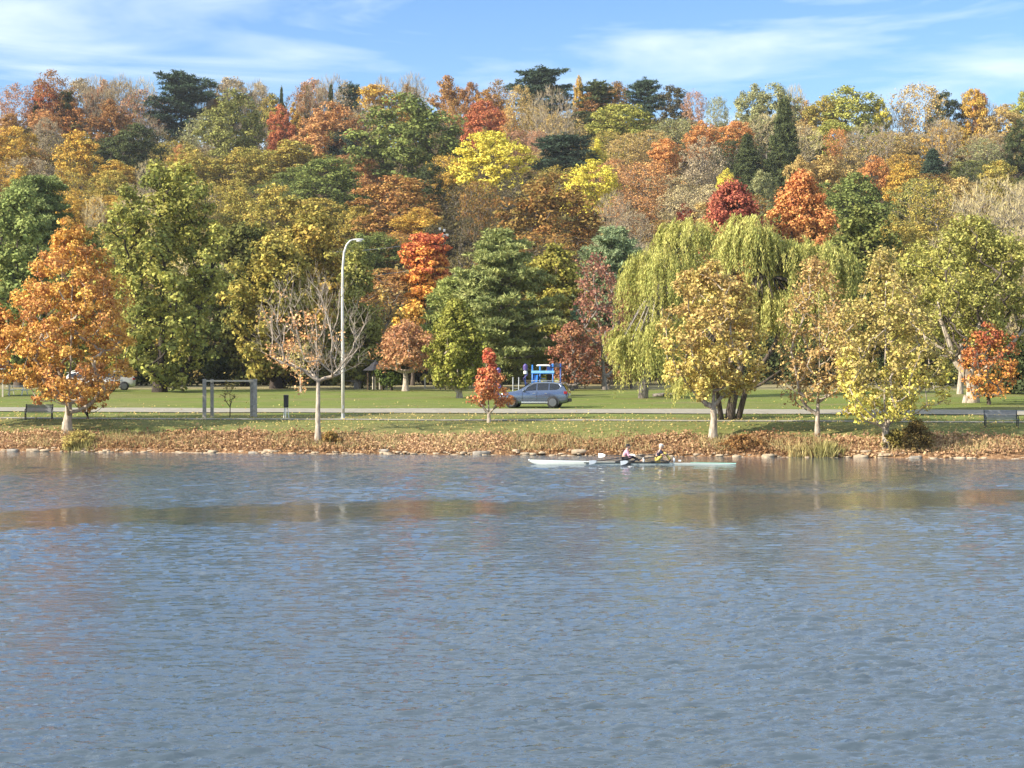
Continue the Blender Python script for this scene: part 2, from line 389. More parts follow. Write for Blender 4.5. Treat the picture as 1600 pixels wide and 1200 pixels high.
# ------------------------------------------------------------------ ground sheet
def fbm(x, y, s, seed=0.0, oct_=3):
    v = mnoise.noise; r = 0; a = 1
    for k in range(oct_): r += a * v(Vector((x * s + seed, y * s - seed, seed * .37))); s *= 2.03; a *= .5
    return r
xs = np.unique(np.concatenate([np.arange(-48, 48.01, .3), np.arange(48, 140, 4), np.arange(-140, -47, 4), np.arange(140, 1300, 45), -np.arange(140, 1300, 45)]))
us = np.unique(np.concatenate([[-60, -20, -8, -3], np.arange(-1.5, 6, .14), np.arange(6, 24, .45), np.arange(24, 110, 2.2), np.arange(110, 430, 7), np.arange(430, 1500, 60)]))
X, U = np.meshgrid(xs, us); Y = ys(X) + U; Z = T(X, Y)
flatn = np.array([fbm(a, b, .55, 3.0, 4) for a, b in zip(X.ravel(), Y.ravel())]).reshape(X.shape)
fl2 = np.array([mnoise.noise(Vector((a * .11, b * .11, 9))) for a, b in zip(X.ravel(), Y.ravel())]).reshape(X.shape)
bankw = np.clip((U + .3) / .6, 0, 1) * np.clip((4.9 - U) / 1.2, 0, 1)
Z = Z + bankw * (flatn * .20 + fl2 * .18) + np.clip((U - 5) / 5, 0, 1) * np.clip((60 - U) / 30, 0, 1) * fl2 * .05 + np.clip((U - 110) / 30, 0, 1) * flatn * .8
nr, nc = X.shape; idx = np.arange(nr * nc).reshape(nr, nc)
Fg = np.stack([idx[:-1, :-1], idx[:-1, 1:], idx[1:, 1:], idx[1:, :-1]], -1).reshape(-1, 4)
gm = bpy.data.materials.new('ground'); gm.use_nodes = True; n = gm.node_tree.nodes; l = gm.node_tree.links; b = n['Principled BSDF']
b.inputs['Roughness'].default_value = .95; b.inputs['Specular IOR Level'].default_value = .1
geo = n.new('ShaderNodeNewGeometry')
def gnoise(scale, det=5, rough=.6, vec=None, st=(1, 1, 1)):
    m_ = n.new('ShaderNodeMapping'); m_.inputs['Scale'].default_value = st; l.new(geo.outputs['Position'], m_.inputs[0])
    z = n.new('ShaderNodeTexNoise'); z.inputs['Scale'].default_value = scale; z.inputs['Detail'].default_value = det; z.inputs['Roughness'].default_value = rough
    l.new(m_.outputs[0], z.inputs['Vector']); return z.outputs['Fac']
def gramp(fac, stops):
    r = n.new('ShaderNodeValToRGB'); e = r.color_ramp.elements
    while len(e) < len(stops): e.new(.5)
    for i, (p, c) in enumerate(stops): e[i].position = p; e[i].color = tuple(c) + (1,)
    l.new(fac, r.inputs[0]); return r.outputs[0]
def gmix(f, a, b_):
    m_ = n.new('ShaderNodeMix'); m_.data_type = 'RGBA'
    l.new(f, m_.inputs['Factor']); l.new(a, m_.inputs[6]); l.new(b_, m_.inputs[7]); return m_.outputs[2]
ua = n.new('ShaderNodeAttribute'); ua.attribute_name = 'u'
def gstep(lo, hi, wob=0.0, src=None):
    s_ = src or ua.outputs['Fac']
    if wob:
        ad = n.new('ShaderNodeMath'); ad.operation = 'MULTIPLY_ADD'; l.new(gnoise(.6, 4), ad.inputs[0]); ad.inputs[1].default_value = wob; l.new(s_, ad.inputs[2]); s_ = ad.outputs[0]
        lo += wob * .5; hi += wob * .5
    mr = n.new('ShaderNodeMapRange'); mr.inputs['From Min'].default_value = lo; mr.inputs['From Max'].default_value = hi; l.new(s_, mr.inputs['Value']); return mr.outputs[0]
litter = gramp(gnoise(5, 6, .75), [(.3, (.045, .03, .018)), (.45, (.20, .11, .055)), (.58, (.36, .22, .12)), (.75, (.50, .36, .20))])
grass = gramp(gnoise(1.1, 6, .7, st=(.35, 1, 1)), [(.3, (.10, .135, .028)), (.5, (.15, .185, .042)), (.72, (.21, .235, .062))])
dry = gramp(gnoise(2.6, 6, .7, st=(.4, 1, 1)), [(.3, (.12, .125, .04)), (.55, (.20, .19, .07)), (.75, (.27, .24, .10))])
drymask = n.new('ShaderNodeMapRange'); drymask.inputs['From Min'].default_value = .46; drymask.inputs['From Max'].default_value = .62; l.new(gnoise(.16, 4, .6, st=(.5, 1.6, 1)), drymask.inputs['Value'])
lawn = gmix(drymask.outputs[0], grass, dry)
nm = n.new('ShaderNodeMath'); nm.operation = 'MULTIPLY_ADD'; nm.inputs[1].default_value = .55; nm.inputs[2].default_value = .45; l.new(gstep(8, 15, 3), nm.inputs[0]); near = gmix(nm.outputs[0], dry, lawn)                        # strip between bank and road is tired, leafy grass
field = gramp(gnoise(.4, 5, .7), [(.35, (.20, .17, .08)), (.65, (.36, .31, .17))])
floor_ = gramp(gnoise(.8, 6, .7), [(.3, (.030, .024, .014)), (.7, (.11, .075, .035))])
c = gmix(gstep(2.7, 3.3, .8), litter, near)
c = gmix(gstep(17, 26, 3), c, lawn)
c = gmix(gstep(58, 66, 10), c, field)
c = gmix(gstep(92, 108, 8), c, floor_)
l.new(c, b.inputs['Base Color'])
bn = n.new('ShaderNodeBump'); bn.inputs['Distance'].default_value = .09; l.new(gnoise(7, 6, .7), bn.inputs['Height']); l.new(bn.outputs[0], b.inputs['Normal'])
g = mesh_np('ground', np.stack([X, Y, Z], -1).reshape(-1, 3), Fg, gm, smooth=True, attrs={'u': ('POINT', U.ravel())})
tag(g, kind='structure')
def sheet(name, u0, u1, m, lift, x0=-160, x1=160, curve=None):
    V = []; Fc = []; xx = np.arange(x0, x1, .6)
    for i, x in enumerate(xx):
        for u in np.linspace(u0, u1, 6):
            y = float(ys(x)) + u + (curve(x) if curve else 0); V.append((x, y, Tf(x, y) + lift + np.clip((u - 5) / 5, 0, 1) * mnoise.noise(Vector((x * .11, y * .11, 9))) * .05))
        if i: 
            for k in range(5): a = (i - 1) * 6 + k; Fc.append((a, a + 6, a + 7, a + 1))
    return tag(mesh_np(name, V, Fc, m, smooth=True), kind='structure')
sheet('road', 15.9, 19.2, mat('asphalt', (.27, .245, .19), .9, var=.18, scale=2.5, bump=.01), .05)
sheet('path', 8.6, 9.5, mat('gravel', (.27, .245, .19), .95, var=.25, scale=2, bump=.01), .03)
kb = MB()
# ------------------------------------------------------------------ water
rows = np.concatenate([[-400, -150, -50, -10, 4], np.geomspace(12, 124, 860)])
tt = np.concatenate([[-9, -4, -2], np.arange(-1.2, -.34, .0045), np.arange(-.34, .34, .0019), np.arange(.34, 1.2, .0045), [2, 4, 9]])
Tt, Yr = np.meshgrid(tt, rows); Xw = Tt * np.maximum(Yr, 60 * (Yr < 5) + 13 * (Yr >= 5)); 
Zw = np.zeros_like(Xw); rng = np.random.default_rng(5)
def wind(x, y):
    "how rough the wind has made the water here"
    px = CX + F * x / y
    yb = np.interp(px, [0, 300, 800, 1100, 1350, 1600], [56.2, 59.5, 62.0, 63.0, 66.5, 68.5]); hw = np.interp(px, [0, 300, 800, 1100, 1300, 1600], [4.0, 4.6, 4.8, 7.8, 6.2, 4.0])
    wob = 1.5 * np.sin(x * .5 + y * .2) + 1.0 * np.sin(x * 1.3 - y * .45) + .6 * np.sin(x * 3.1 + y)
    e = np.abs(y - yb + wob * .55) / hw + .22 * np.sin(x * 4.1 + y * 1.7) * np.sin(x * 1.7 - y * 2.3)
    slick = 1 / (1 + np.exp((e - 1) * 7)) * (1 - .10 * np.sin(x * 2.3 + y * 1.1) * np.sin(y * 2.9))
    sh1 = 1 / (1 + np.exp(-(px - 1010) / 45)) * 1 / (1 + np.exp((px - 1470) / 40)) * np.clip((y - 66) / 16, 0, 1)
    sh2 = 1 / (1 + np.exp((px - 260) / 60)) * np.clip((y - 78) / 10, 0, 1) * .85
    lee = np.clip((y - (float(1) * ys(x)) + 3.5) / 3, 0, 1) * .5
    q = np.maximum.reduce([slick * .82, sh1 * .84, sh2 * .8, lee])
    return (1 - q) * (.85 + .65 * np.clip((y - 50) / 25, 0, 1))
Wd = np.ones_like(Xw); m_ = Yr > 5; Wd[m_] = wind(Xw[m_], Yr[m_])
patch = 1 + .38 * np.sin(Xw * .21 + 1.7 + Yr * .05) * np.sin(Yr * .16 + .4 * np.sin(Xw * .13)) + .22 * np.sin(Xw * .9 + Yr * .7) * np.sin(Yr * .5 - Xw * .33)
for k in range(120):
    lam = np.exp(rng.uniform(math.log(.13), math.log(1.0))); th = rng.normal(RAD(97), RAD(21)); kk = 2 * math.pi / lam
    amp = .0165 * lam * rng.uniform(.5, 1.2) / (1 + (lam / .36) ** 2)
    ph = rng.uniform(0, 6.28); fade = np.clip((lam / (np.maximum(Yr, 1) * .0062)) - .6, 0, 1)
    arg = kk * (Xw * math.cos(th) + Yr * math.sin(th)) + ph + .5 * np.sin(Xw * .6 + k) 
    Zw += amp * fade * (np.sin(arg) + .34 * np.sin(2 * arg + 1.57))
Zw *= Wd * patch; Zw[Yr < 10] = 0; Zw[:, :4] = 0; Zw[:, -4:] = 0
nr, nc = Xw.shape; idx = np.arange(nr * nc).reshape(nr, nc)
Fw = np.stack([idx[:-1, :-1], idx[:-1, 1:], idx[1:, 1:], idx[1:, :-1]], -1).reshape(-1, 4)
wm = bpy.data.materials.new('water'); wm.use_nodes = True; n = wm.node_tree.nodes; l = wm.node_tree.links; b = n['Principled BSDF']
b.inputs['Base Color'].default_value = (.058, .082, .104, 1); b.inputs['Roughness'].default_value = .03; b.inputs['IOR'].default_value = 1.333
geo = n.new('ShaderNodeNewGeometry'); wa = n.new('ShaderNodeAttribute'); wa.attribute_name = 'wind'
hsum = None
for sc_, st, wgt in ((3.4, (.45, 1, 1), .034), (9.5, (.5, 1, 1), .021), (22, (.6, 1, 1), .006)):
    z = gnoise(sc_, 3, .55, st=st)
    mm = n.new('ShaderNodeMath'); mm.operation = 'MULTIPLY'; l.new(z, mm.inputs[0]); mm.inputs[1].default_value = wgt
    if hsum is None: hsum = mm.outputs[0]
    else:
        ad = n.new('ShaderNodeMath'); ad.operation = 'ADD'; l.new(hsum, ad.inputs[0]); l.new(mm.outputs[0], ad.inputs[1]); hsum = ad.outputs[0]
ms = n.new('ShaderNodeMath'); ms.operation = 'MULTIPLY'; l.new(hsum, ms.inputs[0]); l.new(wa.outputs['Fac'], ms.inputs[1])
bn = n.new('ShaderNodeBump'); bn.inputs['Distance'].default_value = 1.0; bn.inputs['Strength'].default_value = 1; l.new(ms.outputs[0], bn.inputs['Height']); l.new(bn.outputs[0], b.inputs['Normal'])
wt = mesh_np('water', np.stack([Xw, Yr, Zw], -1).reshape(-1, 3), Fw, wm, smooth=True, attrs={'wind': ('POINT', Wd.ravel())})
tag(wt, kind='structure')

# ------------------------------------------------------------------ stuff on the bank: leaf litter, weeds, shore stones
def litter_obj():
    rng = np.random.default_rng(11); n_ = 80000
    x = rng.uniform(-46, 46, n_); u = rng.beta(1.1, 1.25, n_) ** .95 * 3.05 + .1 + np.abs(rng.normal(0, .45, n_)) * (rng.uniform(size=n_) < .3)
    y = ys(x) + u; z = T(x, y) + rng.uniform(.0, .16, n_) + .06
    zz = np.array([fbm(a, b_, .55, 3.0, 4) * .20 + mnoise.noise(Vector((a * .11, b_ * .11, 9))) * .18 for a, b_ in zip(x, y)])
    wgt = np.clip((u + .3) / .6, 0, 1) * np.clip((4.9 - u) / 1.2, 0, 1); z += zz * wgt
    keep_ = rng.uniform(size=n_) < np.clip(.62 + .9 * np.array([fbm(a * .8, b_ * 2.2, .45, 7.0, 3) for a, b_ in zip(x, y)]), .12, 1); x, y, z = x[keep_], y[keep_], z[keep_]; n_ = len(x)
    N_ = norm(rng.normal(size=(n_, 3)) * .8 + np.array([0, -.3, .9]))
    V, Fc = cards(rng, np.stack([x, y, z], 1), N_, .125, .8, smin=.4, smax=1.6)
    o = mesh_np('fallen_leaves', V, Fc, LEAF, attrs={'rnd': ('FACE', rng.uniform(0, 1, n_)), 'mixf': ('FACE', np.clip(rng.uniform(0, 1, n_) * .6 + .5 * (np.sin(x * .35) * np.sin(x * .13 + 2)) + .2, 0, 1))})
    setcol(o, 'bc967a', '8c6048'); return tag(o, kind='stuff')
litter_obj()
def scatter_lawn():
    rng = np.random.default_rng(12); n_ = 6500
    x = rng.uniform(-46, 46, n_); u = np.abs(rng.normal(0, 1, n_)) * 7 + 4; u = np.where(rng.uniform(size=n_) < .03, rng.uniform(20, 40, n_), u)
    ok = ~((u > 15.8) & (u < 19.4) & (rng.uniform(size=n_) < .9)); x, u = x[ok], u[ok]; n_ = len(x)
    y = ys(x) + u; z = T(x, y) + .07
    N_ = norm(rng.normal(size=(n_, 3)) * .4 + np.array([0, -.3, 1]))
    V, Fc = cards(rng, np.stack([x, y, z], 1), N_, .11, .8)
    o = mesh_np('leaves_on_grass', V, Fc, LEAF, attrs={'rnd': ('FACE', rng.uniform(0, 1, n_)), 'mixf': ('FACE', rng.uniform(0, 1, n_))})
    setcol(o, 'b8a468', 'a08050'); return tag(o, kind='stuff')
scatter_lawn()
def weeds():
    rng = np.random.default_rng(13); n_ = 30000
    x = rng.uniform(-46, 46, n_); cl = np.sin(x * .9) * np.sin(x * .37 + 1) + rng.normal(0, .5, n_); x = x[cl > -.1]; n_ = len(x)
    u = rng.uniform(.5, 3.3, n_); y = ys(x) + u; z = T(x, y) + .10
    h = rng.uniform(.12, .42, n_) * np.where(u > 2.3, .5, 1)
    d = norm(np.stack([rng.normal(0, .4, n_), rng.normal(0, .4, n_), np.ones(n_)], 1)); s = norm(np.cross(d, rng.normal(size=(n_, 3)))) * .018
    o_ = np.stack([x, y, z], 1); e = o_ + d * h[:, None]
    V = np.stack([o_ - s, o_ + s, e + s * .3, e - s * .3], 1).reshape(-1, 3)
    o = mesh_np('weeds', V, np.arange(n_ * 4).reshape(n_, 4), LEAF, attrs={'rnd': ('FACE', rng.uniform(0, 1, n_)), 'mixf': ('FACE', rng.uniform(0, 1, n_))})
    setcol(o, 'b89c78', '7c7850'); return tag(o, kind='stuff')
weeds()
STONE = mat('pale_stone', (.40, .31, .21), .9, var=.35, scale=3, bump=.03)
STONED = mat('grey_stone', (.27, .24, .20), .9, var=.35, scale=3, bump=.03)
def rock(rng, size, seed):
    m_ = bpy.data.meshes.new('boulder'); import bmesh
    bm = bmesh.new(); bmesh.ops.create_icosphere(bm, subdivisions=2, radius=1)
    for v in bm.verts:
        c = v.co.copy(); k = 1 + .35 * mnoise.noise(c * 1.3 + Vector((seed, 0, 0))) 
        v.co = Vector((max(-.8, min(.8, c.x * k)), max(-.75, min(.75, c.y * k)), max(-.6, min(.62, c.z * k))))
        v.co = Vector((v.co.x * size[0], v.co.y * size[1], v.co.z * size[2]))
    V = [v.co.copy() for v in bm.verts]; Fs = [[v.index for v in f.verts] for f in bm.faces]; bm.free(); return V, Fs
def shore_stones():
    mb = MB(); rng = np.random.default_rng(14); protos = [rock(rng, (1, 1, 1), s * 3.1) for s in range(7)]
    V = []; Fc = []; b_ = 0; x = -46.
    while x < 46:
        x += rng.uniform(.05, .26) + max(0, 1.1 * mnoise.noise(Vector((x * .8, 4, 2))))
        for _ in range(2):
            s = rng.uniform(.05, .11) + .14 * rng.uniform() ** 3; u = rng.normal(.12, .22) if _ == 0 else rng.uniform(.2, 1.4)
            if _ and rng.uniform() < .72: continue
            v, f = protos[rng.integers(7)]; a = rng.uniform(0, 6.28); y = float(ys(x)) + u; z = max(Tf(x, y), -.05) + .03
            sx = s * rng.uniform(1, 1.8)
            for p in v: V.append((x + (p.x * math.cos(a) - p.y * math.sin(a)) * sx, y + (p.x * math.sin(a) + p.y * math.cos(a)) * s, z + p.z * s * .55))
            Fc += [[i + b_ for i in q] for q in f]; b_ += len(v)
    return tag(mesh_np('shore_stones', V, np.array(Fc), STONE, smooth=False), kind='stuff')
shore_stones()
BLD = [(52, .9, 'p', 'flat pale boulder at the waterline below the bench on the left'), (200, .6, 'p', 'pale boulder at the waterline just right of the tall orange tree'),
       (395, .6, 'd', 'small grey boulder at the waterline below the swing frame'), (600, .7, 'd', 'grey boulder at the waterline right of the nearly bare tree'),
       (752, 1.1, 'd', 'long dark boulder at the waterline below the little red tree'), (820, .6, 'p', 'pale boulder at the waterline just above the bow tip of the rowing boat'),
       (905, 1.0, 'p', 'flat pale boulder at the waterline behind the oar blade'), (1200, .8, 'p', 'pale boulder on the shore between the two right-hand slender tree trunks'),
       (1345, .9, 'p', 'pale boulder at the foot of the yellow tree on the right'), (1388, .6, 'p', 'small white boulder at the waterline below the yellow tree'),
       (1430, .8, 'd', 'dark boulder beside the dark bank shrub'), (1500, .7, 'p', 'pale boulder at the waterline right of the dark bank shrub'), (20, .8, 'd', 'dark grey boulder low on the bank at the left edge')]
for i, (px, s, k, lb) in enumerate(BLD):
    d = float(ys((px - CX) / F * 107)) + (.15 if i % 3 else .45); x = (px - CX) / F * d
    rg = np.random.default_rng(i); v, f = rock(rg, (s * .55, s * .34, s * .22), i * 5.7)
    o = mesh_np('boulder', [tuple(p) for p in v], np.array(f), STONE if k == 'p' else STONED); o.location = (x, d, Tf(x, d) + .06); o.rotation_euler = (0, 0, rg.uniform(-.4, .4))
    tag(o, lb, 'boulder', 'boulders along the waterline')

# ------------------------------------------------------------------ trees on the wooded hillside
COL = {  # lit colour, second colour, words
 'rust': ('a8683e', '8a5c3a', 'rust-brown'), 'redor': ('c8643a', 'b05234', 'red-orange'), 'orange': ('d88440', 'c47434', 'orange'),
 'salmon': ('cc8c60', 'ac7c56', 'salmon'), 'pink': ('bc8468', 'a07a66', 'dusty pink'), 'gold': ('d0a040', 'a88c3c', 'golden'),
 'yellow': ('e0cc48', 'c4b440', 'bright yellow'), 'olgold': ('b89c4a', '8c8440', 'olive-gold'), 'olive': ('949050', '747844', 'olive'),
 'green': ('7c8848', '606c3c', 'green'), 'ylgreen': ('aaa850', '848a44', 'yellow-green'), 'dgreen': ('545e3a', '424c34', 'dark green'), 'pine': ('46584a', '36463c', 'dark blue-green'),
 'grgreen': ('98986c', '848a64', 'grey-green'), 'brown': ('a0703e', '7c6838', 'brown'), 'bare': ('a89480', '94826e', 'grey'),
 'beige': ('c4b08c', 'b09c78', 'beige'), 'red': ('ac4434', '8c3a30', 'deep red'), 'dbrown': ('645640', '50503a', 'dark brown'),
 'tan': ('c4a468', 'a88c58', 'tan'), 'midgreen': ('8a9858', '728248', 'mid green'), 'orbrown': ('c07a40', '96703a', 'orange-brown'),
}
FORM = {'b': 'round tree', 'o': 'upright oval tree', 's': 'thin-leaved tree', 'x': 'bare twiggy tree', 'p': 'broad pine', 'c': 'pointed conifer'}
# photo column, photo row of the crown's middle, crown width, crown height, colour, form
HT = [
 (80,134,78,46,'rust','s'),(70,146,48,30,'redor','b'),(25,152,70,40,'pink','s'),(150,140,56,36,'bare','x'),(190,138,56,36,'bare','x'),(225,136,50,36,'beige','x'),
 (283,142,100,54,'pine','p'),(102,160,38,34,'dgreen','p'),(64,170,40,30,'dgreen','b'),(175,188,74,62,'rust','b'),(225,168,88,54,'pink','s'),(112,176,56,36,'orange','b'),
 (70,190,56,36,'salmon','b'),(18,196,50,40,'orbrown','b'),(22,228,66,62,'gold','b'),(120,244,84,80,'gold','b'),(212,230,80,72,'dgreen','b'),(72,212,54,54,'bare','s'),(325,205,92,54,'grgreen','s'),
 (362,190,96,92,'olive','b'),(340,168,40,30,'brown','b'),(283,240,48,26,'salmon','b'),(300,262,90,60,'olgold','b'),(380,262,96,62,'olgold','b'),(30,280,44,44,'gold','b'),(237,274,56,44,'beige','x'),(172,290,70,52,'olgold','b'),
 (26,335,84,100,'midgreen','b'),(60,390,80,90,'green','b'),(105,334,74,56,'gold','b'),(150,338,42,60,'beige','x'),(376,330,74,74,'olgold','b'),
 (365,124,44,40,'bare','x'),(400,122,50,42,'bare','x'),(320,130,40,30,'bare','x'),(440,142,16,24,'dgreen','c'),(480,136,14,22,'dgreen','c'),(517,146,22,32,'dgreen','c'),(548,138,40,32,'pine','p'),(473,150,52,34,'rust','s'),
 (540,124,46,30,'bare','s'),(425,164,58,30,'olgold','b'),(438,197,46,64,'redor','o'),(461,173,30,24,'gold','b'),(517,200,98,74,'salmon','b'),(538,228,66,46,'pine','b'),(590,150,92,36,'gold','b'),(635,206,156,108,'green','b'),
 (697,222,52,70,'dbrown','s'),(490,122,60,36,'bare','x'),(600,134,56,34,'bare','x'),(645,136,56,36,'bare','x'),(702,140,64,40,'orbrown','b'),(737,145,34,36,'rust','b'),(757,190,66,64,'redor','b'),(763,160,56,36,'orbrown','b'),
 (792,192,36,44,'orange','b'),(770,248,118,84,'yellow','b'),(716,272,50,34,'gold','b'),(450,246,136,52,'olgold','b'),(510,286,122,76,'green','b'),(575,268,62,40,'salmon','b'),(672,276,76,36,'dgreen','b'),(622,312,140,78,'orbrown','b'),
 (748,322,84,78,'brown','s'),(430,336,118,96,'olgold','b'),(560,345,70,50,'olgold','b'),(655,350,90,50,'gold','b'),
 (845,138,92,62,'pine','p'),(862,182,86,84,'bare','x'),(930,145,60,42,'dgreen','p'),(905,132,22,22,'gold','b'),(927,162,60,40,'rust','b'),(1007,148,56,56,'pine','p'),(1050,166,66,66,'dbrown','b'),(970,188,100,54,'ylgreen','b'),
 (812,170,50,70,'tan','s'),(1085,166,40,46,'pink','s'),(1122,182,46,60,'grgreen','s'),(1175,162,60,56,'grgreen','b'),(1212,158,66,50,'grgreen','b'),(1097,208,56,36,'orange','b'),(1152,206,56,36,'orange','b'),(932,230,34,26,'yellow','b'),
 (880,240,98,68,'pine','p'),(838,224,38,40,'pink','s'),(982,234,78,50,'tan','s'),(1040,240,60,46,'orange','b'),(922,285,90,68,'yellow','b'),(1010,284,100,62,'salmon','s'),(1097,252,76,74,'bare','s'),(1168,244,60,76,'dgreen','c'),
 (1225,208,66,118,'dgreen','c'),(1135,280,36,32,'yellow','b'),(862,330,156,112,'brown','b'),(1060,322,66,60,'beige','s'),(1072,334,30,34,'red','b'),
 (1330,168,106,62,'ylgreen','b'),(1288,176,56,46,'olgold','b'),(1377,178,36,44,'yellow','b'),(1435,150,84,40,'tan','s'),(1475,172,56,60,'dgreen','b'),(1405,192,50,50,'dbrown','x'),(1520,158,54,36,'gold','b'),(1530,150,34,20,'orange','b'),
 (1540,182,60,42,'bare','x'),(1572,192,66,56,'tan','b'),(1596,166,50,44,'ylgreen','b'),(1592,222,50,66,'dgreen','b'),(1360,224,86,56,'bare','x'),(1307,224,42,46,'orange','s'),(1365,266,54,42,'orange','b'),(1412,272,58,34,'gold','b'),
 (1458,256,56,52,'pine','c'),(1535,238,80,42,'grgreen','s'),(1290,266,86,46,'tan','b'),(1560,270,66,38,'olgold','b'),(1340,324,126,98,'green','b'),(1450,324,98,88,'olgold','s'),(1550,330,118,98,'beige','x'),(1475,215,60,60,'bare','x'),
 (1250,262,40,34,'tan','b'),(960,330,60,60,'bare','x'),(990,360,60,60,'bare','s'),(735,375,60,70,'dbrown','s'),(1395,372,70,70,'olgold','b'),(1600,330,70,90,'beige','x'),
 (690,370,60,50,'dbrown','b'),(560,400,70,70,'green','b'),(1330,250,60,40,'tan','s'),(1190,290,60,50,'grgreen','b'),(1240,150,40,30,'beige','x'),(590,235,50,60,'olive','b'),
]
LM = [("tall orange tree on the left bank", 110, 470), ("big leafy green tree", 265, 430), ("tip of the street lamp", 550, 375), ("flame-red tree", 665, 420), ("round lemon-yellow tree", 770, 248),
      ("smaller yellow tree", 922, 285), ("deep red tree", 1140, 328), ("bright orange tree above the willows", 1253, 328), ("tallest dark conifer", 1225, 208), ("widest green tree", 635, 206), ("narrow red-orange tree", 438, 197),
      ("dark pine on the left skyline", 283, 136), ("dark pine at mid skyline", 845, 132), ("weeping willows", 1100, 420), ("large rusty brown tree", 862, 330), ("golden tree on the left slope", 120, 244),
      ("dark round tree below the salmon one", 538, 228), ("big pale bare tree on the right", 1550, 330), ("yellow-topped tree on the right skyline", 1520, 158), ("dark blue-green conifer on the right", 1458, 256), ("left edge of the photo", -10, 300), ("right edge of the photo", 1610, 260),
      ("yellow-green rounded tree at right skyline", 1330, 168), ("rust-brown tree on the left slope", 175, 188), ("layered dark pine mid slope", 880, 240)]
LABELS = set()
def hill_label(px, py, wpx, ck, kd):
    word = COL[ck][2]; form = FORM[kd]; size = 'wide ' if wpx > 92 else 'small ' if wpx < 42 else ''
    band = 'on the skyline' if py < 165 else 'high on the slope' if py < 215 else 'on the mid slope' if py < 285 else 'low on the slope'
    c_ = sorted(LM, key=lambda m: (m[1] - px) ** 2 + (m[2] - py) ** 2)
    for extra in (0, 1, 2, 3):
        for m in c_[:7]:
            dx, dy = px - m[1], py - m[2]; dd = math.hypot(dx, dy)
            if dd < 12: continue
            if abs(dx) > abs(dy) * 2: r_ = 'right of' if dx > 0 else 'left of'
            elif abs(dy) > abs(dx) * 2: r_ = 'below' if dy > 0 else 'above'
            else: r_ = ('below' if dy > 0 else 'above') + ' and ' + ('right' if dx > 0 else 'left') + ' of'
            near_ = 'close ' if dd < 60 and extra == 0 else 'just ' if extra == 1 else 'well ' if extra == 2 else 'farther '
            if extra == 2 and dd < 90: continue
            if extra == 1 and dd > 120: continue
            s = f"{size}{word} {form} {band}, {near_ if (extra or dd < 60) else ''}{r_} the {m[0]}"
            s = s.replace('close right', 'close by, right').replace('close left', 'close by, left').replace('close below', 'close below').replace('  ', ' ')
            if len(s.split()) <= 16 and s not in LABELS: LABELS.add(s); return s
    s = f"{word} {form} {band}, {int(px / 16)} percent across the photo from the left"; k = 0
    while s in LABELS: k += 1; s = f"{size}{word} {form} {band}, about {int(px / 16)} percent across, {int(py / 12)} percent down" + (' exactly' * (k > 1)); 
    LABELS.add(s); return s
NAME = {'b': 'broadleaf_tree', 'o': 'maple_tree', 's': 'thin_leaved_tree', 'x': 'bare_tree', 'p': 'pine_tree', 'c': 'conifer_tree'}
random.seed(4)
placed = []
def solve(px, py, wpx, hpx, kd):
    ds = np.arange(214, 492, 1.0); x = (px - CX) / F * ds
    ch = hpx * 1.25 / F * ds; H = np.maximum(ch * (1.12 if kd in 'pc' else 1.22), 7 + 3 * (py < 300)); mid = T(x, ds) + H - hpx / F * ds / 2
    row = HY - (mid - EYE) / ds * F
    i = int(np.argmin(np.abs(row - py))); d = float(ds[i])
    topz = EYE + (HY - (py - hpx / 2)) / F * d; g0 = Tf(float(x[i]), d)
    return d, float(x[i]), g0, max(4.0, min(topz - g0, H[i] * 1.5 + 3)), wpx / F * d
for i, (px, py, wp, hp, ck, kd) in enumerate(HT):
    d, x, g0, H, wd = solve(px, py, wp, hp, kd)
    placed.append((px, py, wp, hp, ck, kd, d, x, g0, H, wd))
# fill the gaps between them
nl = len(placed)
rg = random.Random(9)
for row in np.arange(216, 486, 13.5):
    xw = -.30 * row
    while xw < .30 * row:
        d = row + rg.uniform(-5, 5); x = xw + rg.uniform(-3, 3); xw += rg.uniform(8.5, 13)
        if any(math.hypot(p[7] - x, p[6] - d) < .42 * (p[10] + 9) for p in placed[:nl]): continue
        g0 = Tf(x, d); px = CX + x / d * F
        pn = sorted(placed[:nl], key=lambda p: (p[0] - px) ** 2 + ((p[6] - d) * 1.3) ** 2)[:4]
        q = rg.choice(pn); wd = rg.uniform(8, 12.5); H = rg.uniform(9, 13.5)
        top_row = HY - (g0 + H - EYE) / d * F
        lim = np.interp(px, [0, 300, 600, 800, 1000, 1110, 1200, 1400, 1600], [122, 128, 128, 150, 140, 160, 150, 152, 158])
        if top_row < lim: H -= (lim - top_row) / F * d
        for q_ in placed[:nl]:
            if q_[6] > d and abs(q_[0] - px) < (q_[2] + wd / d * F) * .38:
                lim2 = q_[1] + q_[3] * .30; tr_ = HY - (g0 + H - EYE) / d * F
                if tr_ < lim2: H -= (lim2 - tr_) / F * d
        if H < 4.5: continue
        top_row = HY - (g0 + H - EYE) / d * F; hp = H * .7 / d * F
        ck = q[4] if q[4] not in ('yellow', 'redor', 'red', 'pine', 'orange') else rg.choice(['olgold', 'tan', 'olive', 'brown'])
        kd = rg.choice(['b', 'b', 's']) if q[5] in 'bopc' else q[5]
        placed.append((px, top_row + hp / 2, wd / d * F, hp, ck, kd, d, x, g0, H, wd))
